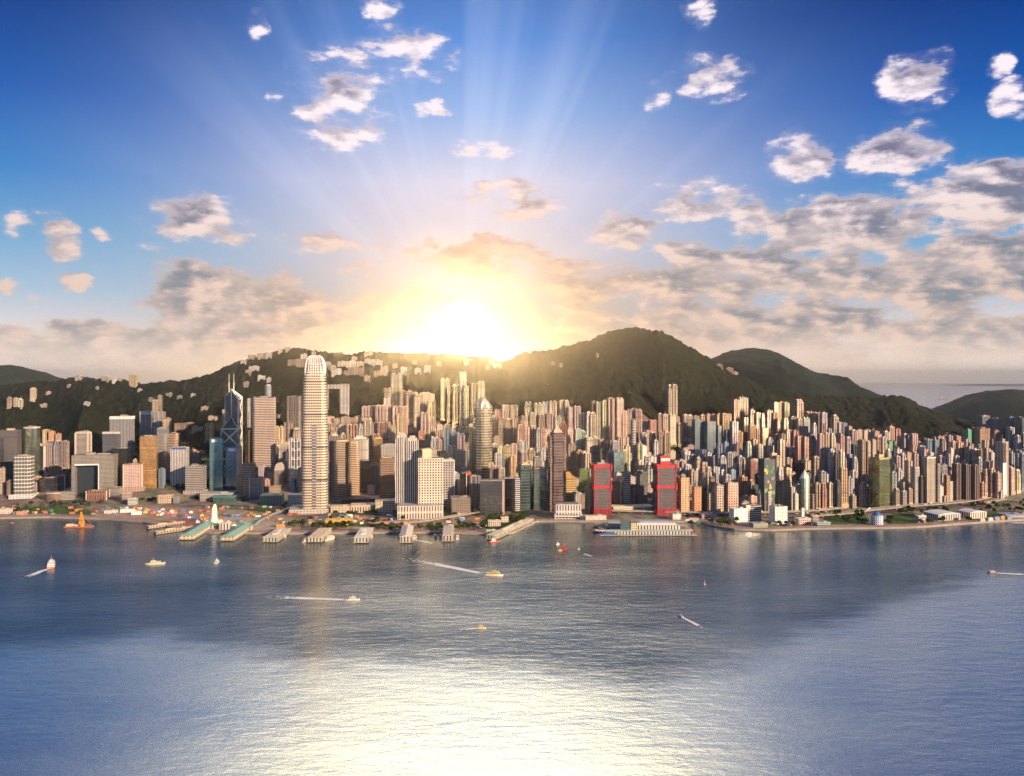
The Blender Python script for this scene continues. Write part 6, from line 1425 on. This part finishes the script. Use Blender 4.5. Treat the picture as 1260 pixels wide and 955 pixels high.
# wooded parks between the towers
def wood(name_label, px0, px1, py0, py1, n=900, seed=1):
    r = random.Random(seed); m = MB()
    for k in range(n):
        px, py = r.uniform(px0, px1), r.uniform(py0, py1)
        X, Y, z = place(px, py)
        s_ = r.uniform(4, 8); c = Vector((X, Y, z + s_ * r.uniform(.4, 1.3)))
        for q in range(5):
            u = Vector((r.uniform(-1, 1), r.uniform(-1, 1), r.uniform(-1, 1))).normalized(); v = u.orthogonal().normalized(); cc = c + Vector((r.uniform(-3, 3), r.uniform(-3, 3), r.uniform(-2, 3))); e = s_ * .4; i = len(m.v)
            m.v += [tuple(cc + u * e), tuple(cc + v * e), tuple(cc - u * e), tuple(cc - v * e)]; m.face((i, i + 1, i + 2, i + 3))
    tag(m.build('woodland', ['leaves']), name_label, 'woodland', kind='stuff')
wood('dark wooded park rising between the finned tower and the teal glass pair', 205, 300, 535, 604, 2600, 1)
wood('dark trees in the park left of the wider red-trimmed tower', 824, 842, 552, 592, 700, 2); wood('dark trees in the park above the ferry terminal', 790, 800, 560, 592, 350, 3)
wood('dark trees behind the boxy gate building', 78, 190, 560, 600, 1500, 4); wood('dark trees below the roofed hall among the towers', 903, 922, 570, 600, 500, 5)
wood('dark trees round the pale-roofed school', 970, 1000, 575, 596, 400, 6); wood('wooded knoll behind the white tower with the dark glass shoulder', 1205, 1262, 543, 566, 900, 7)

# site cabins, stacked materials and kiosks over the reclaimed lots
def cabin_box(px, py, w, d, h, col, label, group):
    X, Y = ground_at(px, py, 3.2)
    if not clear_of(X, Y, -3): return
    t = thing('site_cabin', label, 'site cabin', (X, Y, 3.2), R(rg.uniform(-25, 25)), group)
    m = MB(); m.box(0, 0, 0, h, w, d, 0, 0); m.build('walls', ['paint'], t, col); m = MB(); m.box(0, 0, h, h + .6, w * 1.06, d * 1.1, 0, 0); m.build('roof', ['paint'], t, tuple(min(.8, c * 1.2) for c in col))
CB = [('white', (.78, .75, .7)), ('rust red', (.42, .14, .08)), ('blue', (.12, .2, .42)), ('tan', (.5, .38, .26)), ('orange', (.7, .3, .08)), ('green', (.14, .3, .18))]
for (a, b, c, d, n, where) in ((0, 60, 624, 633, 14, 'along the left end of the shore'), (60, 175, 625, 634, 22, 'on the lots below the boxy pink tower'), (255, 372, 624, 648, 40, 'on the lots between the big wheel and the tallest tower'), (376, 490, 634, 646, 40, 'on the building site before the mall'), (546, 600, 638, 650, 12, 'on the lots right of the hotel podium'), (840, 900, 634, 644, 18, 'in the depot yard right of the ferry terminal'), (900, 1000, 638, 648, 14, 'around the white waterfront blocks'), (1215, 1262, 632, 640, 18, 'on the quay near the right edge')):
    for k in range(n):
        cn, cc = rg.choice(CB); cabin_box(rg.uniform(a, b), rg.uniform(c, d), rg.uniform(6, 16), rg.uniform(4, 8), rg.uniform(2.8, 6), cc, f'low {cn} cabin {where}', f'{cn} cabins {where}')
# ------------------------------------------------------------------ boats
def hull_poly(L, B, bow=.3):
    return [(-L/2, -B*.42), (-L/2 + L*.1, -B/2), (L/2 - L*bow, -B/2), (L/2 - L*bow*.4, -B*.32), (L/2, 0), (L/2 - L*bow*.4, B*.32), (L/2 - L*bow, B/2), (-L/2 + L*.1, B/2), (-L/2, B*.42)]
def boat(px, py, L, B, hd, label, hull, cabins, cat='boat', name='boat', mast=0, group=None, stripe=None):
    """cabins: list of (x frac, length frac, width frac, height, colour)"""
    L *= 1.15; B *= 1.15; X, Y = ground_at(px, py, 0); t = thing(name, label, cat, (X, Y, 0), R(hd), group); H = max(1.6, L * .07)
    P = hull_poly(L, B); m = MB(); m.prism([(x * .94, y * .86) for x, y in P], -1.2, H, 0, 1, top=P); m.build('hull', ['paint', 'deck'], t, hull)
    if stripe: m = MB(); m.prism([(x * 1.004, y * 1.01) for x, y in P], H * .55, H * .85, 0, None); m.build('stripe', ['paint'], t, stripe)
    z = H
    for (cx, lf, wf, h, c) in cabins:
        m = MB(); m.prism(rect(L * lf, B * wf, L * cx), z, z + h, 0, 0, top=rect(L * lf * .94, B * wf * .95, L * cx - .01 * L)); o = m.build('cabin', ['paint'], t, c)
        w = MB(); w.prism(rect(L * lf * .985, B * wf * 1.006, L * cx - .003 * L), z + h * .42, z + h * .78, 0, None); w.build('window_band', ['dark'], o); z += h
    if mast: m = MB(); m.tube((cabins[-1][0] * L if cabins else 0, 0, z), (cabins[-1][0] * L if cabins else 0, 0, z + mast), .25, 0, 5); m.build('mast', ['white'], t)
    return t
Wt = (.82, .79, .73); CR = (.80, .70, .46); RD = (.66, .06, .05)
boat(63, 697, 38, 13, 118, 'white and pink double-deck ferry seen from astern, alone at the far left', (.62, .22, .18), [(0, .8, .9, 3.5, Wt), (0, .7, .82, 3.2, Wt), (.15, .3, .5, 2.6, Wt)], 'ferry', 'ferry', 8)
boat(191, 694, 34, 8, 195, 'long cream motor launch left of the small white yacht', CR, [(0, .55, .7, 2.6, CR), (.1, .25, .5, 2, Wt)], 'launch', 'motor_launch', 5)
boat(267, 692, 18, 7, 95, 'small white yacht by itself in front of the green-roofed piers', Wt, [(-.05, .5, .7, 2.6, Wt), (-.05, .25, .5, 2, Wt)], 'yacht', 'yacht', 4)
boat(608, 708, 32, 10, -8, 'yellow-topped white catamaran with a long white wake', Wt, [(-.05, .75, .85, 3, (.80, .72, .4)), (.05, .4, .6, 2.6, (.80, .6, .12))], 'catamaran', 'catamaran', 4)
boat(434, 738, 22, 7, 5, 'white speedboat with a wake trailing towards the left, below the piers', Wt, [(0, .5, .7, 2.4, Wt), (.02, .25, .5, 1.6, Wt)], 'speedboat', 'speedboat', 3)
boat(592, 773, 14, 5, 0, 'small golden-lit launch out in the middle of the harbour', (.8, .62, .3), [(0, .5, .7, 2, (.8, .66, .4))], 'launch', 'motor_launch', 2)
boat(694, 676, 20, 9, 80, 'red work boat in the cluster right of the slanting pier', RD, [(0, .6, .8, 4, RD), (.1, .3, .6, 3, (.7, .1, .06))], 'work boat', 'work_boat', 5)
boat(686, 670, 12, 5, 40, 'small white boat just above the red work boat', Wt, [(0, .4, .6, 2.5, Wt)], 'boat', 'boat', 6); boat(689, 678, 10, 4, 10, 'small orange boat just below-left of the red work boat', (.7, .35, .1), [(0, .4, .6, 2, (.7, .5, .2))], 'boat', 'boat', 3)
boat(712, 676, 7, 3, 60, 'tiny cream boat right of the red work boat', CR, [(0, .4, .6, 1.6, CR)], 'boat', 'boat', 2); boat(720, 683, 14, 4, 170, 'low grey speedboat right of the red work boat', (.4, .42, .44), [(0, .4, .6, 1.8, (.4, .42, .44))], 'speedboat', 'speedboat')
boat(867, 719, 7, 3, 90, 'tiny white sail-less boat alone below the ferry terminal', Wt, [(0, .4, .6, 2, (.7, .3, .2))], 'boat', 'boat', 4)
boat(837, 759, 9, 3, 140, 'tiny white speedboat with a thin slanting wake', Wt, [(0, .4, .6, 1.5, Wt)], 'speedboat', 'speedboat'); boat(1221, 705, 18, 6, 175, 'dark-bowed white speedboat with a wake near the right edge', (.3, .22, .24), [(0, .5, .6, 2.4, Wt)], 'speedboat', 'speedboat', 3)
boat(608, 667, 26, 8, 30, 'bright red boat moored at the tip of the slanting pier', RD, [(-.1, .4, .7, 4, Wt), (-.1, .25, .5, 3, Wt)], 'work boat', 'work_boat', 5)
boat(15, 644, 10, 4, 0, 'tiny red-brown boat near the left shore', (.4, .16, .12), [(0, .4, .6, 2, (.5, .3, .2))], 'boat', 'boat')
for px, py, L, hd, lab in ((347, 662, 24, 60, 'cream ferry moored on the right side of the flat-roofed pier'), (405, 664, 34, 62, 'large cream ferry moored along the ribbed-roof pier'), (376, 667, 20, 235, 'small white and red ferry left of the ribbed-roof pier'), (456, 662, 16, 70, 'small cream boat tucked against the plain boxy pier')):
    boat(px, py, L, L * .3, hd, lab, CR if 'white' not in lab else (.7, .3, .2), [(0, .75, .9, 3.4, Wt), (0, .6, .8, 3, CR)], 'ferry', 'ferry', 4)
for px, py, L, lab in ((493, 662, 22, 'bulky white ferry on the left of the gabled pier'), (510, 663, 22, 'bulky white ferry on the right of the gabled pier'), (536, 662, 13, 'small cream boat, outer of two left of the brown-roofed pier'), (541.5, 662, 13, 'small cream boat, inner of two left of the brown-roofed pier'), (563, 663, 15, 'small white boat right of the brown-roofed pier'), (631, 652, 14, 'small white boat moored midway along the slanting pier')):
    boat(px, py, L, L * .45, 92, lab, Wt, [(0, .75, .9, 3.4, Wt), (0, .6, .8, 3, CR)], 'boat', 'boat', 3)
for px, py, L, hd, c, lab in ((742, 655, 46, 10, (.20, .12, .14), 'dark red-brown ferry at the left end of the terminal'), (749, 659, 40, 5, (.06, .14, .46), 'blue hydrofoil ferry berthed left of the teal glass tower'), (795, 652, 44, 0, (.55, .08, .08), 'red ferry berthed behind the outer pier, left of two'), (812, 652.5, 36, 0, (.62, .10, .08), 'red ferry berthed behind the outer pier, right of two'), (828, 652, 34, 0, (.66, .42, .12), 'orange and white ferry berthed behind the outer pier'), (845, 654, 30, 10, (.40, .16, .12), 'maroon ferry at the right end of the terminal')):
    boat(px, py, L, L * .26, hd, lab, c, [(0, .8, .9, 3.2, c if 'blue' in lab or 'orange' in lab else Wt), (.05, .5, .7, 3, c)], 'ferry', 'ferry', 5)
# crane barge
def barge():
    X, Y = ground_at(97, 649, 0); t = thing('crane_barge', 'flat dark barge carrying a bright orange crane near the left shore', 'crane barge', (X, Y, 0), R(2)); L = 70
    m = MB(); m.prism(rect(L, 16), -1, 3.5, 0, 1); m.build('hull', ['paint', 'deck'], t, (.36, .14, .09))
    m = MB(); m.box(-22, 0, 3.5, 9, 16, 10, 0, 0); m.box(-8, 2, 3.5, 7, 8, 8, 0, 0); m.build('deckhouse', ['paint'], t, (.70, .55, .42))
    OR = (.80, .30, .02); m = MB(); m.cyl(8, 0, 3.5, 8, 5, 0, 0, 10); m.box(7, 0, 8, 15, 11, 8, 0, 0); m.build('crane_cab', ['paint'], t, OR)
    m = MB()
    for s_ in (-2.4, 2.4): m.tube((12, s_, 9), (6, s_ * .3, 40), 1.1, 0, 5); m.tube((3, s_, 12), (5, s_ * .4, 39), .9, 0, 5)
    for k in range(6): f = k / 6; m.tube((12 - 6 * f, -2.4 * (1 - .7 * f), 9 + 31 * f), (12 - 6 * (f + .15), 2.4 * (1 - .7 * f), 9 + 31 * (f + .15)), .6, 0, 4); m.tube((3 + 2 * f, 0, 12 + 27 * f), (12 - 6 * f, 0, 9 + 31 * f), .6, 0, 4)
    m.build('jib', ['paint'], t, OR)
    m = MB(); m.tube((12, 0, 9), (32, 0, 7), .8, 0, 5); m.tube((6, 0, 40), (32, 0, 7), .2, 0, 4); m.build('outrigger', ['paint'], t, (.7, .25, .1))
barge()
X, Y = ground_at(1162, 491.5, 0)
t = thing('cargo_ship', 'long grey cargo ship far out on the open sea between the hills', 'cargo ship', (X, Y, 0), 0)
m = MB(); m.prism(hull_poly(150, 26, .12), -4, 16, 0, 1); m.build('hull', ['paint', 'deck'], t, (.20, .17, .17)); m = MB(); m.box(-55, 0, 16, 34, 18, 22, 0, 0); m.build('bridge_house', ['white'], t); m = MB(); m.box(8, 0, 16, 24, 84, 22, 0, 0); m.build('cargo', ['paint'], t, (.35, .25, .22))
# moored buoy
X, Y = ground_at(733, 649, 0); t = thing('pontoon', 'small dark pontoon left of the ferry terminal', 'pontoon', (X, Y, 0)); m = MB(); m.prism(rect(14, 6), -.5, 1.4, 0, 0); m.build('float', ['paint'], t, (.2, .16, .14)); m = MB(); m.tube((4, 0, 1.4), (4, 0, 9), .4, 0, 5); m.tube((-4, 0, 1.4), (-4, 0, 7), .4, 0, 5); m.build('posts', ['white'], t)

# ------------------------------------------------------------------ wakes: broken foam on the water
def foam():
    m, t = new_mat('foam'); uv = t.node('ShaderNodeUVMap').outputs[0]; u, v, _ = t.sep(uv); pos = t.node('ShaderNodeNewGeometry').outputs['Position']
    n = t.noise(t.v('MULTIPLY', pos, (.12, .12, 0)), 1.0, 5.0, .7)
    edge = t.ss(t.m('ABSOLUTE', v), 1.0, .35); tail = t.m('MULTIPLY', t.ss(u, 1.0, .0), 1.0)
    a = t.ss(t.m('ADD', n, t.m('MULTIPLY', t.m('MULTIPLY', edge, tail), .60)), .50, .76); a = t.m('MULTIPLY', a, edge)
    d = t.node('ShaderNodeBsdfDiffuse', {'Color': (.78, .76, .72, 1)}); tr = t.node('ShaderNodeBsdfTransparent', {})
    finish(t, t.node('ShaderNodeMixShader', {0: a, 1: tr.outputs[0], 2: d.outputs[0]}).outputs[0])
foam()
def wake(pts, w0, w1, label):
    w0 *= 1.5; w1 *= 1.7
    P = [ground_at(x, y, .3) for x, y in pts]; m = MB(); n = len(P)
    for i, (x, y) in enumerate(P):
        a, b = P[max(i - 1, 0)], P[min(i + 1, n - 1)]; d = Vector((b[0] - a[0], b[1] - a[1])).normalized(); w = w0 + (w1 - w0) * i / (n - 1)
        m.v += [(x - d.y * w / 2, y + d.x * w / 2, .3), (x + d.y * w / 2, y - d.x * w / 2, .3)]
    for i in range(n - 1):
        a, b = i / (n - 1), (i + 1) / (n - 1); m.face((2 * i + 1, 2 * i + 3, 2 * i + 2, 2 * i), 0, [(a, -1), (b, -1), (b, 1), (a, 1)])
    tag(m.build('wake', ['foam']), label, 'wake', kind='stuff')
wake([(604, 708), (585, 704), (560, 699), (535, 694), (510, 690), (490, 687)], 8, 26, 'long white wake behind the yellow-topped catamaran')
wake([(430, 738), (400, 737), (370, 736), (345, 735), (325, 734)], 9, 16, 'white wake behind the speedboat below the piers')
wake([(62, 699), (50, 703), (38, 708), (25, 712)], 7, 18, 'faint wake behind the double-deck ferry')
wake([(1224, 705), (1240, 706), (1262, 707), (1280, 708)], 6, 14, 'white wake behind the speedboat near the right edge')
wake([(838, 759), (848, 764), (858, 769), (868, 775)], 3, 9, 'thin slanting wake behind the tiny white speedboat')
wake([(512, 665), (525, 667), (535, 670)], 8, 12, 'short foam trail by the gabled pier')
wake([(722, 683), (731, 685)], 3, 5, 'short foam trail behind the low grey speedboat'); wake([(590, 773), (578, 774), (565, 775)], 4, 8, 'faint wake behind the golden-lit launch')
